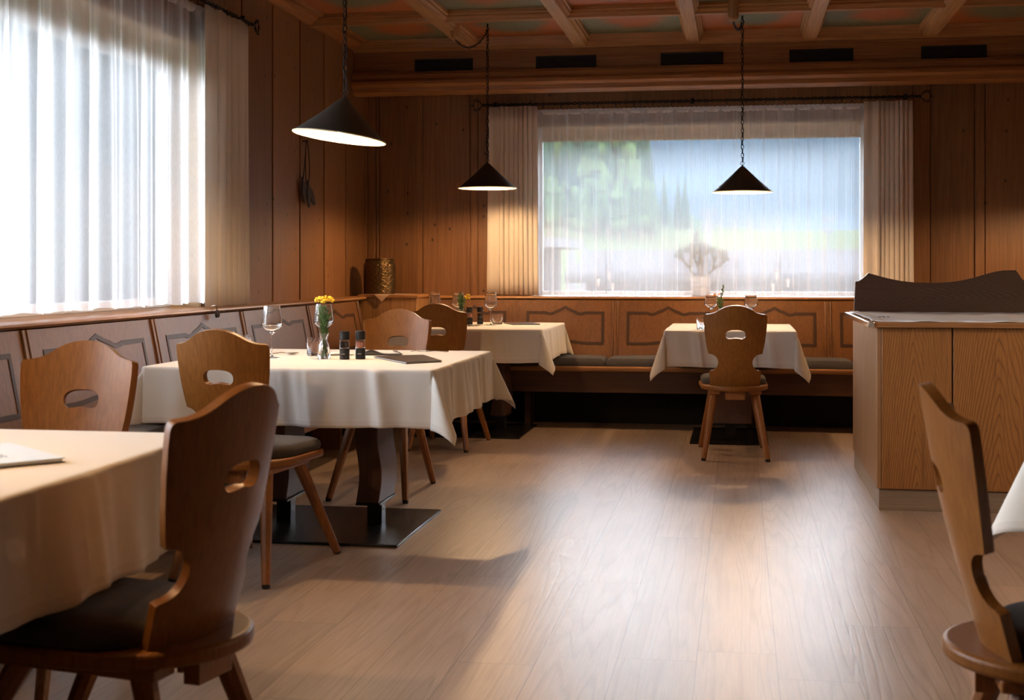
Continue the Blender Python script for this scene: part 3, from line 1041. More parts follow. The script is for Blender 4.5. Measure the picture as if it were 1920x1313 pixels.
# white runner on the counter
def runner_fn(u, v):
    x = 0.625 + u * 1.66
    y = 6.675 + v * 1.29
    drop = 0
    yy = y + 0.012 * math.sin(u * 31) * (1 - v) + 0.006 * math.sin(u * 77 + 1)
    z = 0.9165 + 0.004 * (mnoise.noise(Vector((x * 9, y * 6, 0))) + 0.5)
    if v < 0.02:
        z -= 0.006 + 0.004 * math.sin(u * 31)
    if u < 0.03:
        z += 0.004
    return (x, yy, z)
r_ = MB(); r_.grid(140, 30, runner_fn)
ro = obj('table_runner', r_, M['runner'], solid=0.002)
tag(ro, 'creased white cloth runner lying along the oak counter top', 'cloth')
# punched holes embroidery at the near left corner of runner
hb = MB()
for (i, j) in ((0, 0), (1, 0), (2, 0), (0, 1), (1, 1), (2, 1), (1, 2)):
    hb.lathe([(0.006, 0), (0.006, 0.002), (0.0, 0.002)], (0.70 + i * 0.022, 7.0 + j * 0.035 + i * 0.012, 0.9225), 10)
obj('eyelet_embroidery', hb, M['leather'], ro)

# ================================================================= CHAIRS
def bisect(bm, co, no):
    g = bm.verts[:] + bm.edges[:] + bm.faces[:]
    bmesh.ops.bisect_plane(bm, geom=g, plane_co=co, plane_no=no, dist=1e-6)

def cat_seg(p0, p1, c, n=8):
    """quadratic curve points, p0 excluded"""
    out = []
    for i in range(1, n + 1):
        t = i / n
        out.append(((1 - t) ** 2 * p0[0] + 2 * t * (1 - t) * c[0] + t * t * p1[0], (1 - t) ** 2 * p0[1] + 2 * t * (1 - t) * c[1] + t * t * p1[1]))
    return out

def back_outline():
    """right half from bottom centre to top centre (x, z)"""
    p = [(0.0, 0.450), (0.150, 0.450)]
    p += [(0.157, 0.546), (0.150, 0.552)]
    # notch (round bite)
    cx_, cz, r = 0.155, 0.594, 0.052
    p[-2:] = [(0.157, 0.538)]
    for i in range(0, 13):
        a = R(-96) - R(168) * i / 12
        p.append((cx_ + r * math.cos(a), cz + r * math.sin(a)))
    p += [(0.163, 0.648), (0.168, 0.668), (0.178, 0.72), (0.186, 0.78), (0.191, 0.84), (0.192, 0.872), (0.1895, 0.883), (0.182, 0.888)]
    p += cat_seg((0.182, 0.888), (0.105, 0.912), (0.140, 0.888), 6)
    p += cat_seg((0.105, 0.912), (0.0, 0.943), (0.060, 0.943), 8)
    return p

def back_y(x, z):
    t = (z - 0.45) / 0.49
    centre = -(0.215 + 0.113 * t + 0.012 * math.sin(PI * t))
    k = 0.055 * (x / 0.186) ** 2
    return centre + k

def build_back():
    half = back_outline()
    outer = half + [(-x, z) for x, z in reversed(half) if x > 1e-6]
    outer = [q for i, q in enumerate(outer) if i == 0 or (abs(q[0] - outer[i - 1][0]) + abs(q[1] - outer[i - 1][1])) > 1e-5]
    hole = []
    n = 36
    for i in range(n):
        a = 2 * PI * i / n
        ca, sa = math.cos(a), math.sin(a)
        x = 0.061 * (abs(ca) ** 0.75) * (1 if ca >= 0 else -1)
        z = 0.030 * (abs(sa) ** 0.8) * (1 if sa >= 0 else -1)
        if sa < 0:
            z += 0.011 * math.cos(PI * x / 0.122) ** 2
            z *= 1.12
        hole.append((x, 0.765 + z))
    bm = bmesh.new()
    def loop(pts):
        vs = [bm.verts.new((x, 0, z)) for x, z in pts]
        return [bm.edges.new((vs[i], vs[(i + 1) % len(vs)])) for i in range(len(vs))]
    es = loop(outer) + loop(hole)
    bmesh.ops.triangle_fill(bm, edges=es, use_beauty=True, use_dissolve=False)
    for k in range(-5, 6):
        bisect(bm, (k * 0.035, 0, 0), (1, 0, 0))
    for k in range(1, 14):
        bisect(bm, (0, 0, 0.45 + k * 0.036), (0, 0, 1))
    bmesh.ops.recalc_face_normals(bm, faces=bm.faces)
    ret = bmesh.ops.extrude_face_region(bm, geom=bm.faces[:])
    nv = set(v for v in ret['geom'] if isinstance(v, bmesh.types.BMVert))
    th = 0.023
    for v in bm.verts:
        x, z = v.co.x, v.co.z
        y = back_y(x, z)
        dyx = (back_y(x + 0.001, z) - back_y(x - 0.001, z)) / 0.002
        nrm = Vector((-dyx, 1, 0.23)).normalized()
        q = Vector((x, y, z)) + (nrm * th if v in nv else Vector((0, 0, 0)))
        v.co = q
    bmesh.ops.recalc_face_normals(bm, faces=bm.faces)
    me = bpy.data.meshes.new('backrest')
    bm.to_mesh(me)
    bm.free()
    return me

def seat_outline(g=0.0, n=28, rear=-0.285, front=0.215):
    """closed outline, g = inset"""
    pts = []
    # rear arc from right to left, then front with rounded corners
    for i in range(n + 1):
        a = PI * i / n
        x = (0.208 - g) * math.cos(a)
        y = -0.04 - (abs(rear) - 0.04 - g) * math.sin(a) ** 0.9
        pts.append((x, y))
    w = 0.215 - g
    fr = front - g
    r = 0.05
    for i in range(7):
        a = PI - PI / 2 * i / 6
        pts.append((-w + r + r * math.cos(a), fr - r + r * math.sin(a)))
    pts.append((0, fr + 0.012))
    for i in range(7):
        a = PI / 2 - PI / 2 * i / 6
        pts.append((w - r + r * math.cos(a), fr - r + r * math.sin(a)))
    return pts

def leg_mesh(top, foot, r0, r1):
    b = MB()
    p0, p1 = Vector(top), Vector(foot)
    pts = [p0, p1 + (p0 - p1).normalized() * 0.012]
    b.tube(pts, [r0, r1], seg=8, phase=R(22.5))
    c = MB()
    # foot cap, flat on the floor
    q = pts[1]
    c.tube([(q.x, q.y, q.z), (p1.x, p1.y, 0.0)], [r1 * 0.98, r1 * 0.8], seg=8, phase=R(22.5))
    return b, c

def make_chair():
    root = empty('dining_chair')
    me = build_back()
    smooth(me, 50)
    me.materials.append(M['chair'])
    bk = bpy.data.objects.new('backrest', me)
    COL.objects.link(bk)
    bk.parent = root
    md = bk.modifiers.new('bevel', 'BEVEL')
    md.width = 0.004; md.segments = 3; md.limit_method = 'ANGLE'; md.angle_limit = R(50)
    md.harden_normals = False
    s = MB()
    s.prism(seat_outline(), 0.420, 0.452, 'z')
    obj('seat', s, M['chair'], root, bevel=0.010, segs=4, ang=50)
    # cushion: domed pad
    c = MB()
    out = seat_outline(0.012, rear=-0.20, front=0.222)
    n = len(out)
    cy = 0.01
    rings = [(1.0, 0.455), (1.012, 0.466), (1.0, 0.480), (0.955, 0.491), (0.85, 0.499), (0.65, 0.505), (0.4, 0.508), (0.15, 0.509)]
    vs = []
    for k, z in rings:
        for x, y in out:
            vs.append((x * k, cy + (y - cy) * k, z))
    fs = [(i * n + j, i * n + (j + 1) % n, (i + 1) * n + (j + 1) % n, (i + 1) * n + j) for i in range(len(rings) - 1) for j in range(n)]
    fs.append(tuple((len(rings) - 1) * n + j for j in range(n)))
    fs.append(tuple(reversed(range(n))))
    c.add(vs, fs)
    obj('seat_cushion', c, M['seatpad'], root, ang=60)
    for sx in (-1, 1):
        b = MB()
        xm = sx * 0.125
        b.box(xm - 0.035, xm + 0.035, -0.20, 0.17, 0.396, 0.4205)
        obj('cleat', b, M['chair_leg'], root, bevel=0.004)
        for top, foot in (((sx * 0.125, -0.150, 0.405), (sx * 0.193, -0.292, 0)), ((sx * 0.128, 0.125, 0.405), (sx * 0.200, 0.352, 0))):
            lb, cb = leg_mesh(top, foot, 0.0265, 0.0175)
            lo = obj('leg', lb, M['chair_leg'], root, bevel=0.002)
            obj('foot_cap', cb, M['grinder'], lo)
    b = MB()
    b.box(-0.058, 0.058, -0.232, -0.196, 0.366, 0.4205)
    b.box(-0.062, 0.062, -0.196, -0.184, 0.388, 0.404)
    obj('tenon', b, M['chair_leg'], root, bevel=0.002)
    return root

CH = [  # x, y, yaw, label
    (-0.034, 8.552, 2.5, 'wooden chair with its back to us at the small table below the back window'),
    (-1.24, 2.553, 78.9, 'wooden chair closest to us, at the right side of the nearest table'),
    (-1.862, 5.002, -6.2, 'wooden chair on near side of the middle table, dark brown back towards us'),
    (-1.834, 6.859, 179.9, 'wooden chair on far side of the middle table, facing us, orange lit back'),
    (-1.889, 8.657, -1.6, 'wooden chair on near side of the far left table, half hidden'),
    (-1.974, 3.552, 180.5, 'wooden chair facing us from behind the nearest table, below the left window'),
    (0.674, 2.71, -91.9, 'wooden chair at the right edge seen from its side, before the counter'),
]
proto = make_chair()
chairs = []
for i, (x, y, a, lab) in enumerate(CH):
    o = proto if i == 0 else copy_tree(proto)
    o.location = (x, y, 0)
    o.rotation_euler = (0, 0, R(a))
    tag(o, lab, 'chair', 'carved beech dining chairs')
    chairs.append(o)

# ================================================================= TABLES
TT = 0.757
def make_table(name, cx_, cy_, hx, hy, bx_, by_, cols, along, label):
    root = empty(name, (cx_, cy_, 0), 0, label, 'table', 'restaurant tables')
    b = MB(); b.box(-hx, hx, -hy, hy, TT - 0.03, TT); obj('tabletop', b, M['oak_door'], root, bevel=0.005)
    b = MB()
    b.box(-hx * .75, hx * .75, -hy * .75, hy * .75, TT - 0.075, TT - 0.031)
    obj('apron', b, M['walnut_z'], root)
    b = MB(); b.box(bx_[0], bx_[1], by_[0], by_[1], 0, 0.012); obj('base_plate', b, M['black_metal'], root, bevel=0.003)
    for (px, py) in cols:
        b = MB()
        b.box(px - 0.034, px + 0.034, py - 0.034, py + 0.034, 0.012, 0.114)
        obj('steel_stub', b, M['black_metal'], root, bevel=0.002)
        b = MB()
        wv = 0.052
        prof = []
        zs = [0.122 + i * (0.56 / 22) for i in range(23)]
        def off(z):
            t = (z - 0.122) / 0.56
            return 0.010 * math.sin(2 * PI * min(1, t * 1.5) - 0.5) if t < 0.667 else 0.010 * math.sin(-0.5)
        left = [(px - wv + off(z), z) for z in zs]
        right = [(px + wv + off(z) , z) for z in zs]
        outl = left + list(reversed(right))
        if along == 'y':
            b.prism(outl, py - 0.14, py + 0.14, 'y')
        else:
            b.prism([(py - wv + off(z), z) for z in zs] + list(reversed([(py + wv + off(z), z) for z in zs])), px - 0.14, px + 0.14, 'x')
        obj('carved_leg', b, M['walnut_z'], root, bevel=0.004)
        b = MB()
        if along == 'y':
            b.box(px - 0.056, px + 0.056, py - 0.145, py + 0.145, 0.112, 0.122)
        else:
            b.box(px - 0.145, px + 0.145, py - 0.056, py + 0.056, 0.112, 0.122)
        obj('steel_shoe', b, M['black_metal'], root, bevel=0.0015)
    return root

def make_cloth(cx_, cy_, hx, hy, hang, label, seed=0, flare=0.10, theta=40, rz=0.0, wave=1.0, corner_pow=None):
    """square cloth draped over the table: flat top, hanging sides, folded corners"""
    root = None
    zt = TT + 0.0045
    hx += 0.004
    hy += 0.004
    rd = 0.012
    rng = random.Random(seed)
    ph = [rng.uniform(0, 6.28) for _ in range(12)]
    creases = [[(rng.uniform(-hx, hx), rng.uniform(0.010, 0.028), rng.uniform(0.004, 0.010)) for _ in range(9)] for _ in range(4)]
    def wavef(s_, side, d):
        k = (d / hang)
        a = 0.010 * math.sin(s_ * 9.5 + ph[side]) + 0.007 * math.sin(s_ * 21 + ph[side + 4]) + 0.004 * math.sin(s_ * 43 + ph[side + 8])
        cr_ = 0.0
        for (cs_, cw_, ca_) in creases[side]:
            cr_ += ca_ * math.exp(-((s_ - cs_ - 0.03 * k) / cw_) ** 2)
        return a * (k ** 0.8) * wave + cr_ * min(1, d / 0.03) * (1 - 0.45 * k)
    prof_d = [0.0, 0.006, 0.014, 0.022, 0.035, 0.055, 0.08, 0.11, 0.14, 0.17, 0.2, 0.222]
    prof_d = [q for q in prof_d if q < hang - 0.028] + [hang - 0.026, hang - 0.013, hang]
    def section(d):
        """arc length d past the edge -> outwards, downwards"""
        if d < rd * 1.57:
            a = d / rd
            return rd * math.sin(a), rd * (1 - math.cos(a))
        e = d - rd * 1.57
        return rd + e * math.sin(R(3.0)) * flare / 0.1, rd + e * math.cos(R(3.0))
    ixs, iys = hx - rd * 0.2, hy - rd * 0.2
    verts, faces, hemf = [], [], []
    # perimeter samples: list of (kind, param)
    per = []
    nS, nC = 110, 16
    corners = [(1, -1), (1, 1), (-1, 1), (-1, -1)]
    sides = [((1, 0), (0, 1)), ((0, 1), (-1, 0)), ((-1, 0), (0, -1)), ((0, -1), (1, 0))]   # outward, along
    loopn = 0
    rings = [[] for _ in prof_d]
    for sd in range(4):
        (ox, oy), (tx, ty) = sides[sd]
        half = iys if ox else ixs
        dist = ixs if ox else iys
        for i in range(nS + 1):
            s_ = -half + 2 * half * i / nS
            for r_i, d in enumerate(prof_d):
                o_, dn = section(d)
                edge = min(1, (half - abs(s_)) / 0.12)
                ww = wavef(s_, sd, d) * edge
                rings[r_i].append((ox * (dist + o_ + max(ww, -o_ * 0.8)) + tx * s_, oy * (dist + o_ + max(ww, -o_ * 0.8)) + ty * s_, zt - dn + 0.004 * math.sin(s_ * 13 + ph[sd]) * (d / hang)))
        # corner after this side
        sx, sy = corners[(sd + 1) % 4] if False else (ox + tx, oy + ty)
        (nox, noy), (ntx, nty) = sides[(sd + 1) % 4]
        kx, ky = sx * ixs, sy * iys
        thc = theta + rng.uniform(-4, 4)
        skew = rng.uniform(-12, 12)
        for i in range(1, nC):
            phi = i / nC                       # 0..1 across the 90 degree sector
            for r_i, d in enumerate(prof_d):
                fr_ = math.cos(R(45) - abs(phi - 0.5) * PI / 2 * 1.0)
                ang = phi * PI / 2
                # distance along the cloth to the hem: square corner
                rmax = 1 / max(math.cos(ang), math.sin(ang))
                rr_ = d * (1 + (rmax - 1) * (d / hang) ** 1.5)
                o_, dn = section(rr_)
                lift = math.sin(PI * phi) ** 0.85
                tilt = R(3 + (thc - 3) * lift * min(1, d / 0.05))
                lat = math.cos(PI * phi) * math.sin(PI * phi) * (0.28 if theta > 25 else 0.42) * rr_
                out_ = math.sin(tilt) * rr_ + (rd * 0.5) * min(1, d / 0.02)
                dn = math.cos(tilt) * rr_ if d > rd * 1.57 else dn
                dirv = Vector((sx, sy)).normalized()
                rot = Matrix.Rotation(R(skew) * lift, 2)
                dirv = rot @ dirv
                e1, e2 = Vector((ox, oy)), Vector((nox, noy))
                # base outwards blend keeps continuity with both sides
                o_s, _ = section(d)
                bl = e1 * (1 - phi) + e2 * phi
                latv = Vector((-dirv.y, dirv.x))
                # going from side sd (phi 0) to next side (phi 1)
                q = Vector((kx, ky)) + bl * o_s * (1 - lift) + dirv * out_ * lift - latv * lat
                rings[r_i].append((q.x, q.y, zt - dn))
    n = len(rings[0])
    for rg in rings:
        verts += rg
    nr = len(rings)
    for i in range(nr - 1):
        for j in range(n):
            j2 = (j + 1) % n
            (hemf if i >= nr - 3 else faces).append((i * n + j, (i + 1) * n + j, (i + 1) * n + j2, i * n + j2))
    # top
    cen = len(verts)
    # inner ring slightly inside, then fan grid
    topv = []
    for x_, y_, z_ in rings[0]:
        verts.append((x_ * 0.975, y_ * 0.975, z_))
    for x_, y_, z_ in rings[0]:
        verts.append((x_ * 0.95, y_ * 0.95, z_))
    for j in range(n):
        j2 = (j + 1) % n
        faces.append((cen + j, j, j2, cen + j2))
        faces.append((cen + n + j, cen + j, cen + j2, cen + n + j2))
    faces_top = tuple(range(cen + n, cen + 2 * n))
    me = bpy.data.meshes.new('tablecloth')
    me.from_pydata(verts, [], faces + hemf + [faces_top])
    me.materials.append(M['cloth'])
    me.materials.append(M['cloth_hem'])
    for k in range(len(faces), len(faces) + len(hemf)):
        me.polygons[k].material_index = 1
    bm = bmesh.new()
    bm.from_mesh(me)
    bmesh.ops.remove_doubles(bm, verts=bm.verts, dist=1e-5)
    bmesh.ops.recalc_face_normals(bm, faces=bm.faces)
    bm.to_mesh(me)
    bm.free()
    smooth(me, 60)
    o = bpy.data.objects.new('tablecloth', me)
    COL.objects.link(o)
    o.location = (cx_, cy_, 0)
    o.rotation_euler = (0, 0, rz)
    md = o.modifiers.new('thickness', 'SOLIDIFY')
    md.thickness = 0.0016
    md.offset = 0
    tag(o, label, 'tablecloth', 'ivory tablecloths')
    return o

# middle table
make_table('dining_table', -1.825, 5.885, 0.612, 0.62, (-0.44, 0.415), (-0.418, 0.43), [(-0.245, 0.09), (0.195, 0.06)], 'y', 'middle dining table with black steel base plate and two carved dark legs')
make_cloth(-1.825, 5.885, 0.612, 0.62, 0.242, 'ivory tablecloth on the middle table, corners hanging towards the aisle', 1, theta=32, wave=1.5)
# far left table
make_table('dining_table', -1.885, 9.42, 0.585, 0.575, (-0.44, 0.405), (-0.34, 0.47), [(-0.2, 0.1), (0.2, 0.1)], 'y', 'far left dining table in front of the back bench')
make_cloth(-1.885, 9.42, 0.585, 0.575, 0.228, 'ivory tablecloth on the far left table near the corner', 5, theta=20)
# small right table
make_table('dining_table', -0.06, 9.42, 0.415, 0.58, (-0.265, 0.25), (-0.40, 0.47), [(0.0, -0.18), (0.0, 0.28)], 'x', 'small dining table below the back window, one chair before it')
make_cloth(-0.06, 9.42, 0.415, 0.58, 0.243, 'ivory tablecloth on the small table below the back window', 9, theta=22, wave=0.8)
# nearest table
make_table('dining_table', -1.90, 2.54, 0.605, 0.605, (-0.43, 0.42), (-0.42, 0.42), [(-0.22, 0.0), (0.22, 0.0)], 'y', 'nearest dining table, cut off by the left edge')
make_cloth(-1.90, 2.54, 0.605, 0.605, 0.245, 'ivory tablecloth on the nearest table, lit warm, under a pale menu', 3, wave=1.5, theta=14)
# right foreground table
make_table('dining_table', 1.385, 3.03, 0.615, 0.615, (-0.43, 0.43), (-0.43, 0.43), [(-0.22, 0.0), (0.22, 0.0)], 'y', 'dining table at the right edge, only its cloth corner in view')
make_cloth(1.39, 3.03, 0.615, 0.615, 0.275, 'ivory tablecloth corner hanging at the right edge beside the counter', 11, theta=28)

# ================================================================= CURTAINS
def fold_fn(seed, n):
    rng = random.Random(seed)
    ks = [(rng.uniform(0.7, 1.3) * n, rng.uniform(0, 6.28), 1.0), (rng.uniform(1.6, 2.2) * n, rng.uniform(0, 6.28), 0.42), (rng.uniform(0.25, 0.4) * n, rng.uniform(0, 6.28), 0.5), (rng.uniform(3.2, 4) * n, rng.uniform(0, 6.28), 0.14)]
    def f(s, z):
        v = 0
        for k, p, a in ks:
            v += a * math.sin(2 * PI * k * s + p + z * 0.25 * a)
        return v / 1.6
    return f

def curtain(name, T, a0, a1, z0, z1, amp, folds, seed, mat, label, nu=260, nv=16, top_amp=0.5, thick=0.0, pinch=0.0, cat='curtain', group=None):
    ff = fold_fn(seed, folds)
    c = MB()
    def fn(u, v):
        z = z1 + (z0 - z1) * v
        s = u
        a = a0 + (a1 - a0) * s
        k = top_amp + (1 - top_amp) * min(1, v * 2.2)
        off = ff(s, v) * amp * k
        # sideways drift so folds overlap
        lat = 0.5 * amp * math.sin(2 * PI * folds * 0.9 * s + 1.3) * k
        mid = (a0 + a1) / 2
        a2 = mid + (a + lat - mid) * (1 + pinch * v)
        return T(a2, off, z + 0.004 * math.sin(s * folds * 9))
    c.grid(nu, nv, fn)
    o = obj(name, c, mat, recalc=False, ang=180, solid=thick)
    tag(o, label, cat, group)
    return o, fn

TLc = lambda a, d, z: (-2.893 + d, a, z)
TBc = lambda a, d, z: (a, 10.372 - d, z)
def header(parent, T, a0, a1, z, amp, n, mat, h=0.05):
    c = MB()
    def fn(u, v):
        a = a0 + (a1 - a0) * u
        off = amp * math.sin(u * n) * (0.6 + 0.4 * math.sin(u * n * 0.37)) 
        return T(a, off + 0.012 * math.sin(PI * v), z + h * (1 - v) + 0.0018 * math.sin(u * n * 1.7))
    c.grid(int(n * 1.6), 5, fn)
    return obj('gathered_header', c, mat, parent, recalc=False, ang=180)
sl, _ = curtain('sheer_curtain', TLc, 1.45, 7.05, 0.982, 2.57, 0.042, 27, 4, M['sheer_left'], 'white sheer curtain gathered across the large left window', nu=900, nv=18, top_amp=0.45)
header(sl, TLc, 1.45, 7.05, 2.545, 0.012, 420, M['sheer_top'])
sb_, _ = curtain('sheer_curtain', TBc, -1.56, 0.945, 0.958, 2.385, 0.017, 26, 8, M['sheer'], 'white sheer curtain hanging over the back window', nu=700, nv=18, top_amp=0.7)
header(sb_, TBc, -1.56, 0.945, 2.362, 0.008, 260, M['sheer_top'], 0.042)

def drape(T, a0, a1, z0, z1, amp, folds, label, flat=0.25, flat_end=0, group=None, spread=0.06):
    """pleated drape: flat first panel, then stacked pleats"""
    c = MB()
    def fn(u, v):
        uu = u if flat_end == 0 else 1 - u
        z = z1 + (z0 - z1) * v
        if uu < flat:
            off = 0.006 * math.sin(uu * 30)
            k = uu / flat * 0.24
            off += amp * 0.4
        else:
            t = (uu - flat) / (1 - flat)
            k = 0.24 + 0.76 * t
            w = abs(math.sin(PI * folds * t + 0.25 * math.sin(9 * t)))
            off = amp * (w ** 0.6) * (0.7 + 0.3 * math.sin(5.1 * math.floor(folds * t) + 1.0)) + 0.15 * amp * math.sin(11 * t + 3 * v)
            k -= 0.010 * math.sin(2 * PI * folds * t)
        a = (a0 + (a1 - a0) * k) if flat_end == 0 else (a1 - (a1 - a0) * k)
        mid = (a0 + a1) / 2
        a = mid + (a - mid) * (1 + spread * v)
        return T(a, off, z)
    c.grid(520, 12, fn)
    o = obj('drape', c, M['drape'], recalc=False, ang=180, solid=0.003)
    tag(o, label, 'curtain', group)
    # hem band
    return o
TLd = lambda a, d, z: (-2.845 + d, a, z)
TBd = lambda a, d, z: (a, 10.325 - d, z)
drape(TLd, 6.86, 7.53, 0.962, 2.59, 0.034, 9, 'beige pleated drape at the right end of the left window', 0.24, 0, spread=0.0)
drape(TLd, 1.0, 1.6, 0.962, 2.59, 0.021, 10, 'beige pleated drape at the near end of the left window', 0.24, 1)
drape(TBd, -1.925, -1.545, 0.962, 2.425, 0.045, 8, 'beige pleated drape left of the back window', 0.2, 0, spread=0.07)
drape(TBd, 0.915, 1.268, 0.962, 2.41, 0.045, 8, 'beige pleated drape right of the back window, behind the counter', 0.22, 0, spread=0.03)

def rod(p0, p1, label, finials):
    p0, p1 = Vector(p0), Vector(p1)
    root = empty('curtain_rod', p0, 0, label, 'curtain rod')
    d = p1 - p0
    L_ = d.length
    t = d.normalized()
    u = t.cross(Vector((0, 0, 1))).normalized()
    w = Vector((0, 0, 1))
    b = MB()
    n = int(L_ / 0.012)
    for ph in (0, PI):
        b.tube([t * (i * L_ / n) + (u * math.cos(i * 0.75 + ph) + w * math.sin(i * 0.75 + ph)) * 0.0075 for i in range(n + 1)], 0.0055, 6)
    obj('twisted_bar', b, M['iron'], root)
    for q, sgn in finials:
        base = t * (L_ if q else 0)
        dr = t * (1 if q else -1)
        b = MB()
        b.tube([base, base + dr * 0.05], 0.011, 10)
        for sg in (1, -1):
            pts = []
            for i in range(15):
                a = PI * 2 * i / 14
                pts.append(base + dr * (0.05 + 0.035 * (1 - math.cos(a))) + w * sg * 0.042 * abs(math.sin(a / 2)) + w * sg * 0.0 + u * 0.006 * math.sin(a))
            b.tube(pts, 0.003, 6)
            b.tube([base + dr * 0.05 + w * sg * 0.0, base + dr * 0.075 + w * sg * 0.038, base + dr * 0.10 + w * sg * 0.045, base + dr * 0.115 + w * sg * 0.02, base + dr * 0.12], 0.0032, 6)
        b.tube([base + dr * 0.115, base + dr * 0.15], [0.006, 0.002], 8)
        obj('finial', b, M['iron'], root)
    return root, t, u, L_
def brackets(root, t, wall_dir, dist, ds):
    for d in ds:
        b = MB()
        b.tube([t * d + Vector((0, 0, -0.0)), t * d + Vector(wall_dir) * dist], 0.007, 8)
        b.tube([t * d + Vector((0, 0, 0.02)), t * d + Vector((0, 0, -0.02))], 0.014, 8)
        obj('bracket', b, M['iron'], root)
r1, t1, u1, L1 = rod((-2.845, 0.9, 2.615), (-2.845, 7.60, 2.615), 'twisted black iron curtain rod above the left window', [(0, 1), (1, 1)])
brackets(r1, t1, (-1, 0, 0), 0.10, (0.3, 3.3, 6.55))
r2, t2, u2, L2 = rod((-1.93, 10.335, 2.443), (1.275, 10.335, 2.443), 'twisted black iron curtain rod above the back window', [(0, 1), (1, 1)])
brackets(r2, t2, (0, 1, 0), 0.165, (0.05, 1.58, 3.15))
def rings(T, a0, a1, z, n, parent_loc, root):
    for i in range(n):
        a = a0 + (a1 - a0) * i / (n - 1)
        b = MB()
        c = Vector(T(a, 0, z)) - Vector(parent_loc)
        ax = Vector(T(a + 1, 0, z)) - Vector(T(a, 0, z))
        side = ax.cross(Vector((0, 0, 1)))
        b.tube([c + (side * math.cos(2 * PI * k / 12) + Vector((0, 0, 1)) * math.sin(2 * PI * k / 12)) * 0.019 for k in range(12)], 0.0025, 5, close=True)
        obj('ring', b, M['iron'], root)
rings(lambda a, d, z: (a, 10.335, z), -1.5, 0.9, 2.425, 18, (-1.93, 10.335, 2.443), r2)
rings(lambda a, d, z: (-2.845, a, z), 5.0, 7.5, 2.597, 16, (-2.845, 0.9, 2.615), r1)

# small clip hook under the left drape
hk = empty('curtain_clip', (-2.765, 6.84, 0.955), 0, 'small dark metal clip hanging off the left ledge below the drape', 'clip')
b = MB()
b.tube([(-0.02, 0, 0.012), (0.0, 0, 0.014), (0.008, 0, 0.0), (0.008, 0, -0.02)], 0.004, 8)
obj('wire', b, M['chrome'], hk)
b = MB()
for s_ in (-1, 1):
    b.blob((0.012, s_ * 0.012, -0.03), 0.018, 10, 6, (0.5, 0.7, 1.2))
obj('jaw', b, M['leather'], hk)

# ================================================================= PENDANT LAMPS
def chain(mb, pts, link=0.03, wr=0.0022):
    """links along a polyline"""
    P_ = [Vector(p) for p in pts]
    segs = [(P_[i + 1] - P_[i]).length for i in range(len(P_) - 1)]
    tot = sum(segs)
    n = max(1, int(tot / (link * 0.78)))
    def at(s):
        for i, l in enumerate(segs):
            if s <= l or i == len(segs) - 1:
                return P_[i].lerp(P_[i + 1], min(1, s / l)), (P_[i + 1] - P_[i]).normalized()
            s -= l
    for k in range(n):
        c, t = at((k + 0.5) * tot / n)
        a = t.orthogonal().normalized()
        b_ = t.cross(a)
        ang = (k % 2) * PI / 2 + 0.5
        side = a * math.cos(ang) + b_ * math.sin(ang)
        loop = [c + t * (link / 2) * math.sin(2 * PI * q / 10) + side * (link * 0.26) * math.cos(2 * PI * q / 10) for q in range(10)]
        mb.tube(loop, wr, 5, close=True)

def make_lamp():
    root = empty('pendant_lamp')        # origin: centre of the shade rim
    RR, HH = 0.208, 0.178
    b = MB()
    b.lathe([(0.012, HH), (0.02, HH - 0.004), (RR - 0.002, 0.006), (RR, 0.0), (RR - 0.004, 0.0)], seg=64)
    b.lathe([(0.0, HH + 0.012), (0.010, HH + 0.010), (0.012, HH), (0.012, HH - 0.01)], seg=16)
    # single shell outer
    sh = obj('shade', MB().lathe([(0.0, HH + 0.004), (0.012, HH), (RR * 0.5, HH * 0.505), (RR, 0.0)], seg=72, caps=False), M['shade_out'], root, ang=60)
    li = obj('lining', MB().lathe([(RR - 0.0005, -0.002), (RR - 0.003, 0.0015), (RR * 0.5 - 0.003, HH * 0.5 - 0.001), (0.008, HH - 0.010), (0.0, HH - 0.008)], seg=72, caps=False), M['shade_in'], sh, ang=60)
    rm = MB()
    rm.tube([(RR * math.cos(2 * PI * k / 72), RR * math.sin(2 * PI * k / 72), 0.0) for k in range(72)], 0.0032, 8, close=True)
    obj('rim', rm, M['shade_rim'], sh)
    b = MB()
    b.lathe([(0.0, 0.132), (0.018, 0.130), (0.018, 0.085), (0.0, 0.085)], seg=20)
    obj('socket', b, M['white_paint'], root)
    b = MB()
    b.lathe([(0.012, 0.088), (0.016, 0.080), (0.030, 0.056), (0.031, 0.046), (0.025, 0.030), (0.012, 0.021), (0.0, 0.019)], seg=24)
    obj('bulb', b, M['bulb'], root, ang=60)
    b = MB()
    b.tube([(0, 0, HH), (0, 0, HH + 0.012)], 0.006, 10)
    b.tube([(0.0 + 0.013 * math.cos(a * PI / 6), 0, HH + 0.022 + 0.013 * math.sin(a * PI / 6)) for a in range(12)], 0.0022, 6, close=True)
    obj('loop', b, M['iron'], root)
    return root, HH

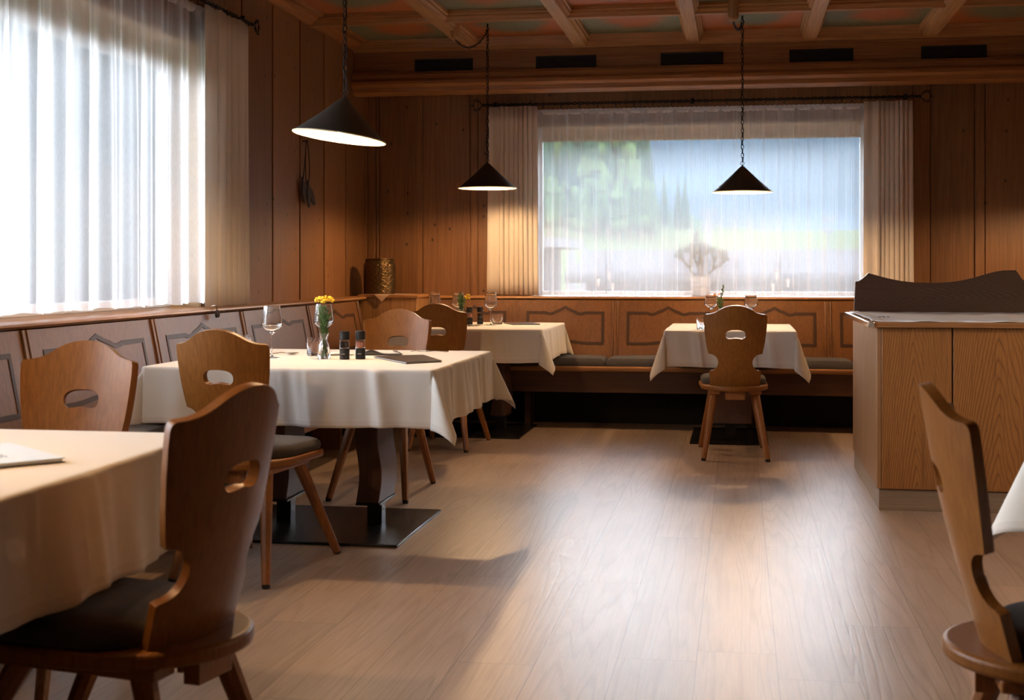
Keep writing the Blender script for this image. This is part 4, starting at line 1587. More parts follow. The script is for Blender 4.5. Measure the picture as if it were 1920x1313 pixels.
def finish_lamp(root, loc, hook_off, canopy_off, rotx=0, roty=0, swag=0.14):
    root.location = loc
    # chain from loop up to the hook, then swag to canopy (all in root space, root is not rotated)
    hz = 2.925 - loc[2]
    b = MB()
    HH = 0.178
    chain(b, [(0, 0, HH + 0.034), (0.0, 0, hz * 0.6), (hook_off[0], hook_off[1], hz - 0.035)], 0.036, 0.0023)
    obj('chain', b, M['iron'], root)
    b = MB()
    n = 40
    z0, z1 = HH + 0.02, hz - 0.04
    b.tube([(0.008 * math.sin(i * 0.9) + hook_off[0] * i / n, 0.006 * math.cos(i * 0.7) + hook_off[1] * i / n, z0 + (z1 - z0) * i / n) for i in range(n + 1)], 0.0022, 6)
    hx_, hy_ = hook_off
    cx_, cy_ = canopy_off
    cz = hz - 0.145
    pts = []
    for i in range(13):
        t = i / 12
        pts.append((hx_ + (cx_ - hx_) * t, hy_ + (cy_ - hy_) * t, (hz - 0.05) * (1 - t) + cz * t - swag * 4 * t * (1 - t) * 0.5))
    b2 = MB()
    chain(b2, pts, 0.032, 0.0023)
    b2.tube([(p[0] + 0.003, p[1], p[2]) for p in pts], 0.0022, 6)
    obj('cable', b, M['iron'], root)
    obj('swag_chain', b2, M['iron'], root)
    b = MB()
    b.lathe([(0.0, 0.0), (0.006, 0.0), (0.006, 0.03), (0.0, 0.03)], (hx_, hy_, hz - 0.03), 10)
    b.tube([(hx_ + 0.012 * math.sin(a), hy_, hz - 0.04 + 0.012 * math.cos(a)) for a in [i * 0.5 for i in range(10)]], 0.0025, 6)
    obj('ceiling_hook', b, M['iron'], root)
    b = MB()
    b.lathe([(0.0, -0.145), (0.010, -0.144), (0.022, -0.138), (0.032, -0.125), (0.0355, -0.11), (0.0355, 0.0)], (cx_, cy_, hz), 28)
    obj('canopy', b, M['oak_corner'], root)

LAMPS = [
    ((-1.735, 5.80, 1.752), (0.0, 0.0), (-0.25, -0.2), 'black cone pendant lamp over the middle table, tilted, largest and nearest in view', 0.1),
    ((-1.782, 9.50, 1.745), (0.0, 0.0), (-0.19, -0.22), 'black cone pendant lamp over the far left table, beside the back drape', 0.17),
    ((0.022, 9.50, 1.700), (0.0, 0.0), (-0.06, -0.60), 'black cone pendant lamp hanging in front of the back window', 0.1),
    ((-1.92, 2.35, 1.76), (0.0, 0.0), (-0.2, 0.1), 'black cone pendant lamp hanging over the nearest table with the pale menu', 0.1),
    ((2.2, 5.0, 1.76), (0.0, 0.0), (-0.2, 0.1), 'added black cone pendant lamp, out of view at the right, lighting the counter', 0.1),  # unseen lamp added to light the counter front
    ((2.35, 9.30, 1.75), (0.0, 0.0), (0.2, 0.1), 'black cone pendant lamp past the right edge by the back wall', 0.1),
]
lp, HH = make_lamp()
copies = [lp] + [copy_tree(lp) for _ in LAMPS[1:]]
for o, (loc, ho, co, lab, sw) in zip(copies, LAMPS):
    finish_lamp(o, loc, ho, co, swag=sw)
    tag(o, lab, 'pendant lamp', 'black cone pendant lamps')
# the nearest lamp's shade hangs slightly askew
for ch in copies[0].children:
    if ch.name.split('.')[0] in ('shade', 'bulb', 'socket', 'loop'):
        ch.rotation_euler = (R(-3), R(7.0), 0)
        # keep the apex under the chain
        m_ = Matrix.Rotation(R(7.0), 3, 'Y') @ Matrix.Rotation(R(-3), 3, 'X')
        ap = Vector((0, 0, 0.19))
        ch.location = ap - ch.rotation_euler.to_matrix() @ ap

# ================================================================= TABLE THINGS
ZT_ = TT + 0.0055
def make_wine_glass():
    root = empty('wine_glass')
    b = MB()
    # bowl with thickness; angular body
    b.lathe([(0.0, 0.112), (0.004, 0.108), (0.012, 0.113), (0.0455, 0.143), (0.0485, 0.149), (0.0482, 0.154), (0.0365, 0.236), (0.0355, 0.236), (0.0468, 0.154), (0.0462, 0.1495), (0.011, 0.1155), (0.0, 0.1155)], seg=40)
    obj('bowl', b, M['glass'], root, ang=50)
    b = MB()
    b.lathe([(0.0, 0.0), (0.037, 0.0), (0.037, 0.0015), (0.012, 0.004), (0.0045, 0.010), (0.0035, 0.02), (0.0035, 0.10), (0.005, 0.110), (0.0, 0.1118)], seg=32)
    obj('stem', b, M['glass'], root, ang=50)
    return root
def make_tumbler():
    root = empty('water_glass')
    b = MB()
    b.lathe([(0.0, 0.0), (0.033, 0.0), (0.0375, 0.004), (0.0385, 0.085), (0.0373, 0.085), (0.036, 0.012), (0.030, 0.008), (0.0, 0.008)], seg=36)
    obj('tumbler', b, M['glass'], root, ang=50)
    return root
def place(proto_, used, loc, label, cat, group, rz=0.0):
    o = proto_ if not used else copy_tree(proto_)
    o.location = loc
    o.rotation_euler = (0, 0, rz)
    tag(o, label, cat, group)
    return o
wg = make_wine_glass()
for i, (x, y, lab) in enumerate([
        (-2.094, 5.852, 'tall wine glass standing alone at the left of the middle table'),
        (-1.957, 6.191, 'wine glass behind the yellow flower vase on the middle table'),
        (-2.194, 9.60, 'leftmost wine glass on the far left table, behind a chair back'),
        (-2.026, 9.64, 'wine glass beside the flower vase on the far left table'),
        (-1.75, 9.456, 'rightmost wine glass on the far left table, next to a tumbler'),
        (-0.199, 9.80, 'left wine glass on the small table under the back window'),
        (0.084, 9.83, 'right wine glass on the small table under the back window')]):
    place(wg, i > 0, (x, y, ZT_), lab, 'wine glass', 'empty wine glasses', i)
tg = make_tumbler()
for i, (x, y, lab) in enumerate([
        (-1.945, 6.02, 'tumbler beside the flower vase on the middle table'),
        (-2.36, 6.20, 'tumbler at the far left of the middle table, mostly hidden by a chair'),
        (-1.728, 9.60, 'tumbler beside the rightmost wine glass on the far left table'),
        (-0.240, 9.0, 'tumbler half hidden by the chair at the small table')]):
    place(tg, i > 0, (x, y, ZT_), lab, 'water glass', 'plain tumblers', i)

# grinders
def make_grinder(fill):
    root = empty('spice_grinder')
    b = MB(); b.lathe([(0.0, 0.0), (0.021, 0.0), (0.0225, 0.002), (0.0225, 0.050), (0.0, 0.050)], seg=32)
    obj('base', b, M['grinder'], root, bevel=0.0008)
    b = MB(); b.lathe([(0.0, 0.0505), (0.0222, 0.0505), (0.0222, 0.0875), (0.0205, 0.0875), (0.0205, 0.0525), (0.0, 0.0525)], seg=32)
    obj('jar', b, M['glass'], root)
    b = MB(); b.lathe([(0.0, 0.053), (0.0198, 0.053), (0.0198, 0.077), (0.012, 0.081), (0.0, 0.079)], seg=28)
    obj('filling', b, M[fill], root)
    b = MB(); b.lathe([(0.0, 0.088), (0.0225, 0.088), (0.0225, 0.125), (0.021, 0.127), (0.0, 0.127)], seg=32)
    obj('cap', b, M['grinder'], root, bevel=0.0008)
    b = MB()
    for k in range(7):
        b.box(-0.008 + k * 0.0023, -0.0065 + k * 0.0023, -0.0232, -0.0226, 0.024, 0.0262)
    obj('lettering', b, M['chrome'], root)
    return root
gp = make_grinder('pepper')
gs = make_grinder('salt')
place(gp, False, (-1.737, 5.801, ZT_), 'black pepper grinder with dark peppercorns on the middle table', 'spice grinder', 'salt and pepper grinders')
place(gs, False, (-1.672, 5.830, ZT_), 'black grinder filled with pink salt on the middle table', 'spice grinder', 'salt and pepper grinders', 0.1)
place(gs, True, (-1.925, 9.56, ZT_), 'black grinder with pink salt on the far left table', 'spice grinder', 'salt and pepper grinders', 0.1)
place(gp, True, (-1.855, 9.60, ZT_), 'black pepper grinder on the far left table', 'spice grinder', 'salt and pepper grinders')

# flower vases
def make_vase(name, loc, label, seed, head, stems, needle=300, height=0.16, spread=0.03, bloom='yellow', group='little flower vases'):
    rng = random.Random(seed)
    root = empty(name, loc, 0, label, 'flower vase', group)
    b = MB()
    b.lathe([(0.0, 0.0), (0.026, 0.0), (0.029, 0.003), (0.029, 0.03), (0.022, 0.066), (0.0155, 0.080), (0.0155, 0.086), (0.0225, 0.118), (0.0213, 0.118), (0.0142, 0.086), (0.0142, 0.080), (0.0205, 0.065), (0.0272, 0.03), (0.027, 0.006), (0.0, 0.006)], seg=36)
    obj('vase', b, M['glass'], root, ang=50)
    b = MB()
    b.lathe([(0.0, 0.0065), (0.0265, 0.0065), (0.0267, 0.030), (0.0225, 0.054), (0.0, 0.054)], seg=32)
    obj('water', b, M['water'], root)
    st = MB()
    lf = MB()
    fl_ = MB()
    for k in range(stems):
        a = rng.uniform(0, 6.28)
        tip = Vector((math.cos(a) * spread * rng.uniform(0.1, 1) + head[0], math.sin(a) * spread * rng.uniform(0.1, 1) + head[1], 0.118 + height * rng.uniform(0.55, 1.0)))
        p0 = Vector((rng.uniform(-0.012, 0.012), rng.uniform(-0.012, 0.012), 0.012))
        p1 = Vector((rng.uniform(-0.006, 0.006), rng.uniform(-0.006, 0.006), 0.085))
        st.tube([p0, p1, p1.lerp(tip, 0.5) + Vector((0, 0, 0.01)), tip], [0.0014, 0.0013, 0.0011, 0.0008], 5)
        for q in range(needle // stems):
            t = rng.uniform(0.15, 1.0)
            c = p1.lerp(tip, t)
            d = Vector((rng.uniform(-1, 1), rng.uniform(-1, 1), rng.uniform(0.1, 1.2))).normalized() * rng.uniform(0.012, 0.028)
            sd = d.cross(Vector((rng.uniform(-1, 1), rng.uniform(-1, 1), 0.3))).normalized() * 0.0014
            e = c + d
            lf.add([c, c + d * 0.5 + sd, e, c + d * 0.5 - sd, c + d * 0.5 + Vector((0, 0, 0.0008))], [(0, 1, 4), (1, 2, 4), (2, 3, 4), (3, 0, 4)])
    obj('stems', st, M['stem'], root)
    obj('foliage', lf, M['leaf'], root, recalc=False)
    return root, fl_, rng
v1, fb, rng = make_vase('flower_vase', (-1.837, 5.815, ZT_), 'glass vase with yellow tansy blossoms on the middle table', 3, (0.008, 0.0), 14, 1100, 0.125, 0.040)
for k in range(46):
    a = rng.uniform(0, 6.28); r = 0.042 * math.sqrt(rng.random())
    fb.blob((0.002 + r * math.cos(a), r * math.sin(a) * 0.8, 0.272 - 7.0 * r * r + rng.uniform(-0.003, 0.012) - (0.0 if r < 0.036 else 0.006)), 0.0072, 7, 5, (1, 1, 0.7))
obj('blossom', fb, M['yellow'], v1)
v2, fb, rng = make_vase('flower_vase', (-1.955, 9.42, ZT_), 'glass vase with feathery greens and one yellow sprig on the far left table', 8, (-0.012, 0), 12, 800, 0.115, 0.05)
for k in range(16):
    fb.blob((0.045 + rng.uniform(-0.018, 0.018), rng.uniform(-0.01, 0.01), 0.205 + rng.uniform(-0.016, 0.014)), 0.0068, 7, 5)
fb2 = MB()
fb2.tube([(0, 0, 0.09), (0.02, 0, 0.14), (0.042, 0, 0.2)], 0.0012, 5)
fb2.tube([(0, 0, 0.09), (-0.03, 0, 0.17), (-0.068, 0, 0.238)], 0.0010, 5)
obj('blossom', fb, M['yellow'], v2)
obj('sprig_stem', fb2, M['stem'], v2)
v3, fb, rng = make_vase('flower_vase', (-0.135, 9.93, ZT_), 'glass vase with rosemary sprig and orange flowers on the small table', 12, (0.0, 0), 8, 420, 0.10, 0.024)
for k in range(9):
    fb.blob((-0.03 + rng.uniform(-0.018, 0.02), rng.uniform(-0.01, 0.01), 0.205 + rng.uniform(-0.012, 0.014)), 0.0062, 7, 5)
obj('blossom', fb, M['orange_bloom'], v3)
fb2 = MB()
fb2.tube([(0, 0, 0.09), (0.01, 0, 0.2), (0.026, 0, 0.285)], 0.0016, 5)
for k in range(60):
    t = rng.uniform(0.3, 1)
    c = Vector((0.026 * t * t, 0, 0.12 + 0.165 * t))
    d = Vector((rng.uniform(-1, 1), rng.uniform(-1, 1), rng.uniform(-0.1, 0.9))).normalized() * 0.016
    sd = d.cross(Vector((0, 1, 0.3))).normalized() * 0.003
    fb2.add([c, c + d * .5 + sd, c + d, c + d * .5 - sd], [(0, 1, 2, 3)])
obj('rosemary_sprig', fb2, M['leaf'], v3, recalc=False)

# menus
def menu(loc, corners, cover, label, th=0.008):
    root = empty('menu_folder', loc, 0, label, 'menu')
    pts = [Vector((c[0] - loc[0], c[1] - loc[1])) for c in corners]
    for nm, z0, z1, mt, gr in (('back_cover', 0, 0.0022, M['menu'], 1.0), ('pages', 0.0022, th - 0.0022, M['white_paint'], 0.965), ('front_cover', th - 0.0022, th, cover, 1.0)):
        b = MB()
        cen = sum(pts, Vector((0, 0))) / 4
        b.prism([tuple(cen + (p - cen) * gr) for p in pts], z0, z1, 'z')
        obj(nm, b, mt, root, bevel=0.0008)
    return root
mr = menu((-1.45, 5.83, ZT_), [(-1.637, 5.927), (-1.394, 5.56), (-1.27, 5.70), (-1.44, 6.07)], M['menu'], 'dark brown leather menu folder on the middle table')
ang = math.atan2(2.64 - 2.45, -1.395 + 1.44)
# pale menu: corner at (-1.395,2.62), edges towards (-1.633,2.84) and (-1.44,2.45)
e1 = Vector((-1.655, 2.845)) - Vector((-1.392, 2.625))
e1.normalize()
e2 = Vector((-e1.y, e1.x))
c0 = Vector((-1.392, 2.625))
if e2.y > 0: e2 = -e2
cs = [c0, c0 + e1 * 0.315, c0 + e1 * 0.315 + e2 * 0.225, c0 + e2 * 0.225]
mp = menu((-1.6, 2.6, ZT_), [tuple(c) for c in cs], M['menu_pale'], 'pale menu folder with dark edge on the nearest table', 0.011)
def text_on(parent, s, size, loc, rz, mat, name='lettering'):
    cu = bpy.data.curves.new(name, 'FONT')
    cu.body = s
    cu.size = size
    cu.extrude = 0.0002
    cu.space_character = 1.35
    cu.align_x = 'CENTER'
    cu.align_y = 'CENTER'
    cu.materials.append(mat)
    tmp = bpy.data.objects.new(name + '_curve', cu)
    COL.objects.link(tmp)
    dg = bpy.context.evaluated_depsgraph_get()
    me = bpy.data.meshes.new_from_object(tmp.evaluated_get(dg))
    bpy.data.objects.remove(tmp)
    bpy.data.curves.remove(cu)
    me.materials.clear()
    me.materials.append(mat)
    o = bpy.data.objects.new(name, me)
    COL.objects.link(o)
    o.parent = parent
    o.location = loc
    o.rotation_euler = (0, 0, rz)
    return o
mid = c0 + e1 * 0.15 + e2 * 0.10 - Vector((-1.6, 2.6))
text_on(mp, 'NIENEG', 0.030, (mid.x, mid.y, 0.0113), math.atan2(-e1.y, -e1.x) , M['ink'])
menu((-1.57, 9.68, ZT_), [(-1.72, 9.80), (-1.60, 9.50), (-1.41, 9.57), (-1.53, 9.87)], M['menu'], 'dark menu folder on the far left table')

# cutlery: spoon, forks, pouches, napkins
def spoon(loc, rz, label, tilt=0.0):
    root = empty('spoon', loc, rz, label, 'spoon')
    b = MB()
    def fn(u, v):
        a = 2 * PI * u
        r = v
        return (0.021 * r * math.cos(a), 0.033 * r * math.sin(a), 0.002 + 0.008 * r * r)
    b.grid(20, 6, fn, close_u=True)
    obj('spoon_bowl', b, M['chrome'], root, recalc=False, ang=180, solid=0.0012)
    b = MB()
    b.tube([(0, -0.032, 0.010), (0, -0.05, 0.012), (0, -0.10, 0.006), (0, -0.155, 0.0035)], [0.003, 0.0026, 0.003, 0.0045], 8)
    obj('handle', b, M['chrome'], root)
    return root
def fork(loc, rz, label):
    root = empty('fork', loc, rz, label, 'fork')
    b = MB()
    for k in (-1.5, -0.5, 0.5, 1.5):
        b.tube([(k * 0.0055, 0.015, 0.006), (k * 0.0055, 0.04, 0.010), (k * 0.0050, 0.062, 0.006)], [0.0017, 0.0016, 0.0009], 6)
    obj('tines', b, M['chrome'], root)
    b = MB()
    b.prism([(-0.010, 0.018), (-0.009, 0.0), (-0.003, -0.012), (0.003, -0.012), (0.009, 0.0), (0.010, 0.018)], 0.0045, 0.0065, 'z')
    b.tube([(0, -0.01, 0.0055), (0, -0.05, 0.008), (0, -0.12, 0.0038)], [0.0028, 0.0028, 0.0042], 8)
    obj('handle', b, M['chrome'], root)
    return root
spoon((-2.07, 6.06, ZT_), R(-60), 'steel spoon lying beside the tall wine glass on the middle table')
fork((-1.62, 6.27, ZT_), R(25), 'steel fork with tines towards us on the middle table, behind the menu')
fork((-1.50, 6.33, ZT_), R(110), 'steel fork at the back edge of the middle table')
fork((-1.79, 9.33, ZT_), R(-65), 'steel fork in front of the tumbler on the far left table')
spoon((-1.81, 9.25, ZT_), R(-70), 'steel spoon at the near edge of the far left table')
def pouch(loc, rz, label, sc=1.0):
    root = empty('cutlery_pouch', loc, rz, label, 'cutlery pouch')
    b = MB()
    def fn(u, v):
        x = (u - 0.5) * 0.20 * sc
        y = (v - 0.5) * 0.085 * sc
        h = 0.003 + 0.020 * sc * math.exp(-((u - 0.28) / 0.2) ** 2) * math.sin(PI * v) ** 0.6
        return (x, y, h)
    b.grid(22, 12, fn)
    obj('fold', b, M['pouch'], root, recalc=False, ang=180, solid=0.002)
    b = MB()
    b.grid(14, 8, lambda u, v: (-0.12 * sc + u * 0.07 * sc, (v - 0.5) * 0.07 * sc, 0.003 + 0.014 * sc * math.sin(PI * v) * (0.3 + 0.7 * u)))
    obj('napkin', b, M['runner'], root, recalc=False, ang=180, solid=0.002)
    return root
pouch((-1.66, 6.13, ZT_), R(8), 'black folded cutlery pouch behind the pink salt grinder, middle table')
pouch((-1.875, 9.27, ZT_), R(80), 'black cutlery pouch at the near edge of the far left table', 0.6)
def napkin_flat(loc, rz, label, sz=0.09):
    b = MB()
    b.grid(14, 14, lambda u, v: ((u - .5) * sz * 1.6, (v - .5) * sz, 0.003 + 0.010 * math.sin(PI * u) * (0.5 + 0.5 * math.sin(v * 7))))
    o = obj('napkin', b, M['runner'], recalc=False, ang=180, solid=0.002)
    o.location = loc
    o.rotation_euler = (0, 0, rz)
    tag(o, label, 'napkin')
napkin_flat((-1.86, 6.10, ZT_), 0.3, 'folded white napkin behind the pepper grinder on the middle table')

# ================================================================= CORNER: DOILY AND BRASS POT
dz = 0.9705
b = MB()
# square cloth turned by 45 degrees, front point hanging over the cabinet edge
def doily(u, v):
    a = (u - v) * 0.222
    d = (u + v - 1) * 0.222
    x = -2.655 + a
    y = 9.985 + d
    yf = 9.823
    if y < yf:
        return (x, yf - 0.003, dz + 0.0015 - (yf - y))
    return (x, y, dz + 0.0015)
n = 41
b.grid(n, n, doily)
do = obj('doily', b, M['napkin'], recalc=False, ang=60, solid=0.0015)
tag(do, 'beige cloth doily under the brass pot, one corner hanging down', 'cloth')
pot = empty('brass_pot', (-2.725, 10.03, dz + 0.0025), 0, 'round embossed brass pot standing on the corner cabinet', 'pot')
b = MB()
RP = 0.117
def potr(z):
    return RP
rows, segs_ = 60, 120
def potf(u, v):
    a = 2 * PI * u
    z = 0.008 + 0.255 * v
    r = RP - 0.0 * v
    if v > 0.93:
        r += 0.004
    if v > 0.84:
        r -= (v - 0.84) * 0.12
    # embossed rosettes
    k = math.sin(a * 11) * math.sin(z * 150) 
    ring = abs(math.sin(math.hypot(((a * 11 / PI) % 1 - 0.5), ((z * 47) % 1 - 0.5)) * 9))
    r += 0.0045 * ring + 0.002 * k
    return (r * math.cos(a), r * math.sin(a), z)
b.grid(220, 110, potf, close_u=True)
obj('embossed_body', b, M['brass'], pot, ang=80)
b = MB()
b.lathe([(0.0, 0.0), (RP + 0.002, 0.0), (RP + 0.004, 0.004), (RP + 0.002, 0.012), (RP - 0.01, 0.013), (0.0, 0.013)], seg=64)
obj('foot_ring', b, M['brass'], pot, ang=50)
b = MB()
b.tube([((RP - 0.012) * math.cos(2 * PI * k / 64), (RP - 0.012) * math.sin(2 * PI * k / 64), 0.266) for k in range(64)], 0.006, 8, close=True)
b.lathe([(0.0, 0.262), (RP - 0.015, 0.264), (RP - 0.015, 0.258), (0.0, 0.256)], seg=48)
obj('rim', b, M['brass'], pot, ang=50)

# leather strap with two dark paddles on the left wall
sp_ = empty('strap_hanging', (XL + 0.012, 8.86, 2.04), 0, 'dark leather strap with two leaf-shaped flaps hanging on the left wall', 'wall hanging')
b = MB(); b.tube([(-0.01, 0, 0.0), (0.02, 0, 0.004)], 0.004, 8); b.tube([(0.02, 0.01 * math.cos(a * .52), 0.01 * math.sin(a * .52)) for a in range(12)], 0.003, 6, close=True)
obj('nail', b, M['iron'], sp_)
b = MB()
def strap(pts, w=0.006):
    b.tube(pts, w, 6)
strap([(0.018, -0.09, -0.29), (0.016, -0.05, -0.20), (0.015, -0.022, -0.08), (0.016, -0.012, 0.0), (0.016, 0.012, 0.012), (0.018, 0.035, -0.06), (0.018, 0.055, -0.18), (0.018, 0.05, -0.25), (0.018, 0.02, -0.31)], 0.0035)
strap([(0.012, -0.005, 0.0), (0.012, -0.012, -0.15), (0.012, 0.0, -0.30)], 0.003)
obj('strap', b, M['leather'], sp_)
for (c, a, w) in (((0.02, -0.075, -0.34), R(20), 0.05), ((0.028, 0.005, -0.36), R(10), 0.05), ((0.022, 0.09, -0.365), R(48), 0.042)):
    b = MB()
    pts = []
    for i in range(16):
        t = 2 * PI * i / 16
        r0 = w * 0.75
        px_, pz_ = r0 * math.sin(t), 0.105 * math.cos(t) * (0.9)
        if math.cos(t) > 0: px_ *= (1 - 0.55 * math.cos(t))
        pts.append((c[1] + px_ * math.cos(a) - pz_ * math.sin(a), c[2] + px_ * math.sin(a) + pz_ * math.cos(a)))
    b.prism(pts, c[0] - 0.005, c[0] + 0.005, 'x')
    obj('flap', b, M['leather'], sp_, bevel=0.002)

# ================================================================= SILL THINGS BEHIND THE SHEER
pl = empty('potted_jade_plant', (-0.296, 10.615, LEDGE), 0, 'branching jade plant in a pale pot on the back window sill', 'potted plant')
b = MB(); b.lathe([(0.0, 0.0), (0.070, 0.0), (0.076, 0.005), (0.079, 0.15), (0.074, 0.15), (0.072, 0.13), (0.0, 0.13)], seg=40)
obj('plant_pot', b, M['pot'], pl, ang=50)
rng = random.Random(21)
br = MB(); jl = MB()
def leaf(c, d, ln, wd):
    d = d.normalized()
    s_ = d.cross(Vector((rng.uniform(-1, 1), rng.uniform(-1, 1), rng.uniform(-1, 1)))).normalized()
    nn = d.cross(s_)
    p = [c, c + d * ln * .35 + s_ * wd, c + d * ln * .75 + s_ * wd * .8, c + d * ln, c + d * ln * .75 - s_ * wd * .8, c + d * ln * .35 - s_ * wd]
    q = [x + nn * 0.003 for x in p]
    jl.add(p + q, [(0, 1, 2, 3, 4, 5), (11, 10, 9, 8, 7, 6)] + [(i, (i + 1) % 6, 6 + (i + 1) % 6, 6 + i) for i in range(6)])
def branch(p, d, ln, r, depth):
    q = p + d * ln
    mid_ = p.lerp(q, 0.5) + Vector((rng.uniform(-1, 1), rng.uniform(-1, 1), 0)) * ln * 0.07
    br.tube([p, mid_, q], [r, r * 0.85, r * 0.7], 7)
    if depth <= 2:
        for k in range(7 if depth else 15):
            t = rng.uniform(0.25, 1.0)
            c = p.lerp(q, t)
            leaf(c, d * 0.6 + Vector((rng.uniform(-1, 1), rng.uniform(-1, 1), rng.uniform(-.6, 1))), rng.uniform(0.022, 0.034), 0.0075)
    if depth == 0:
        return
    for k in range(3 if depth < 3 else 2):
        nd = (d + Vector((rng.uniform(-1, 1), rng.uniform(-0.5, 0.5), rng.uniform(-0.25, 0.55))) * 0.75).normalized()
        branch(q, nd, ln * rng.uniform(0.62, 0.85), r * 0.65, depth - 1)
for d in ((-0.55, 0.1, 0.6), (0.1, -0.1, 0.9), (0.62, 0.0, 0.6), (-0.15, 0.1, 0.95)):
    branch(Vector((d[0] * 0.03, 0, 0.13)), Vector(d).normalized(), 0.095, 0.011, 3)
br.tube([(-0.045, 0, 0.28), (-0.04, 0, 0.38), (-0.035, 0, 0.47)], 0.004, 6)
for k in range(30):
    leaf(Vector((-0.037, 0, 0.44 + rng.uniform(-0.02, 0.05))), Vector((rng.uniform(-1, 1), rng.uniform(-1, 1), rng.uniform(-.4, 1))), 0.028, 0.0075)
obj('branches', br, M['bark'], pl)
obj('foliage', jl, M['jade'], pl, recalc=False)

def candle_tree(loc, mirror, label):
    root = empty('candle_holder', loc, 0, label, 'candle holder', 'wire candle holders on the window sill')
    b = MB(); b.lathe([(0.0, 0.0), (0.062, 0.0), (0.062, 0.004), (0.055, 0.006), (0.0, 0.006)], seg=36)
    obj('base', b, M['candle_glass'], root)
    b = MB()
    s_ = mirror
    b.tube([(0, 0, 0.005), (0, 0, 0.33)], 0.003, 8)
    b.tube([(0, 0, 0.33)] + [(s_ * 0.016 - s_ * 0.016 * math.cos(a), 0, 0.33 + 0.028 * math.sin(a)) for a in [i * 0.45 for i in range(1, 8)]] + [(s_ * 0.028, 0, 0.315)], 0.0022, 7)
    def arm(side, z, reach):
        pts = [(0, 0, z - 0.05)]
        for i in range(12):
            a = R(-10) + R(250) * i / 11
            pts.append((side * (reach * 0.62 - reach * 0.5 * math.cos(a)), 0, z + reach * 0.5 * math.sin(a)))
        b.tube(pts, 0.0025, 7)
        return side * reach * 0.95, z - 0.01
    a1 = arm(-s_, 0.265, 0.062)
    a2 = arm(s_, 0.235, 0.05)
    obj('wire_stand', b, M['iron'], root)
    for (x, z) in ((a1[0], 0.135), (s_ * 0.026, 0.19), (s_ * 0.055, 0.10)):
        g = MB(); g.lathe([(0.0, -0.07), (0.005, -0.068), (0.009, -0.05), (0.0165, 0.0), (0.0155, 0.0), (0.0, -0.01)], (x, 0, z), 20)
        cu = obj('glass_cone', g, M['candle_glass'], root)
        w = MB()
        w.tube([(x + 0.018 * math.cos(2 * PI * k / 16), 0.018 * math.sin(2 * PI * k / 16), z) for k in range(16)], 0.002, 6, close=True)
        w.tube([(x - 0.018, 0, z), (x - 0.004, 0, z + 0.07), (x, 0, z + 0.095)], 0.0013, 5)
        w.tube([(x + 0.018, 0, z), (x + 0.004, 0, z + 0.07), (x, 0, z + 0.095)], 0.0013, 5)
        w.blob((x, 0, z + 0.006), 0.014, 10, 6, (1, 1, 0.6))
        obj('hanger', w, M['iron'], root)
candle_tree((-1.038, 10.60, LEDGE), 1, 'wire candle holder with white glass cones, left of the jade plant')
candle_tree((0.313, 10.60, LEDGE), -1, 'wire candle holder with white glass cones, right of the jade plant')

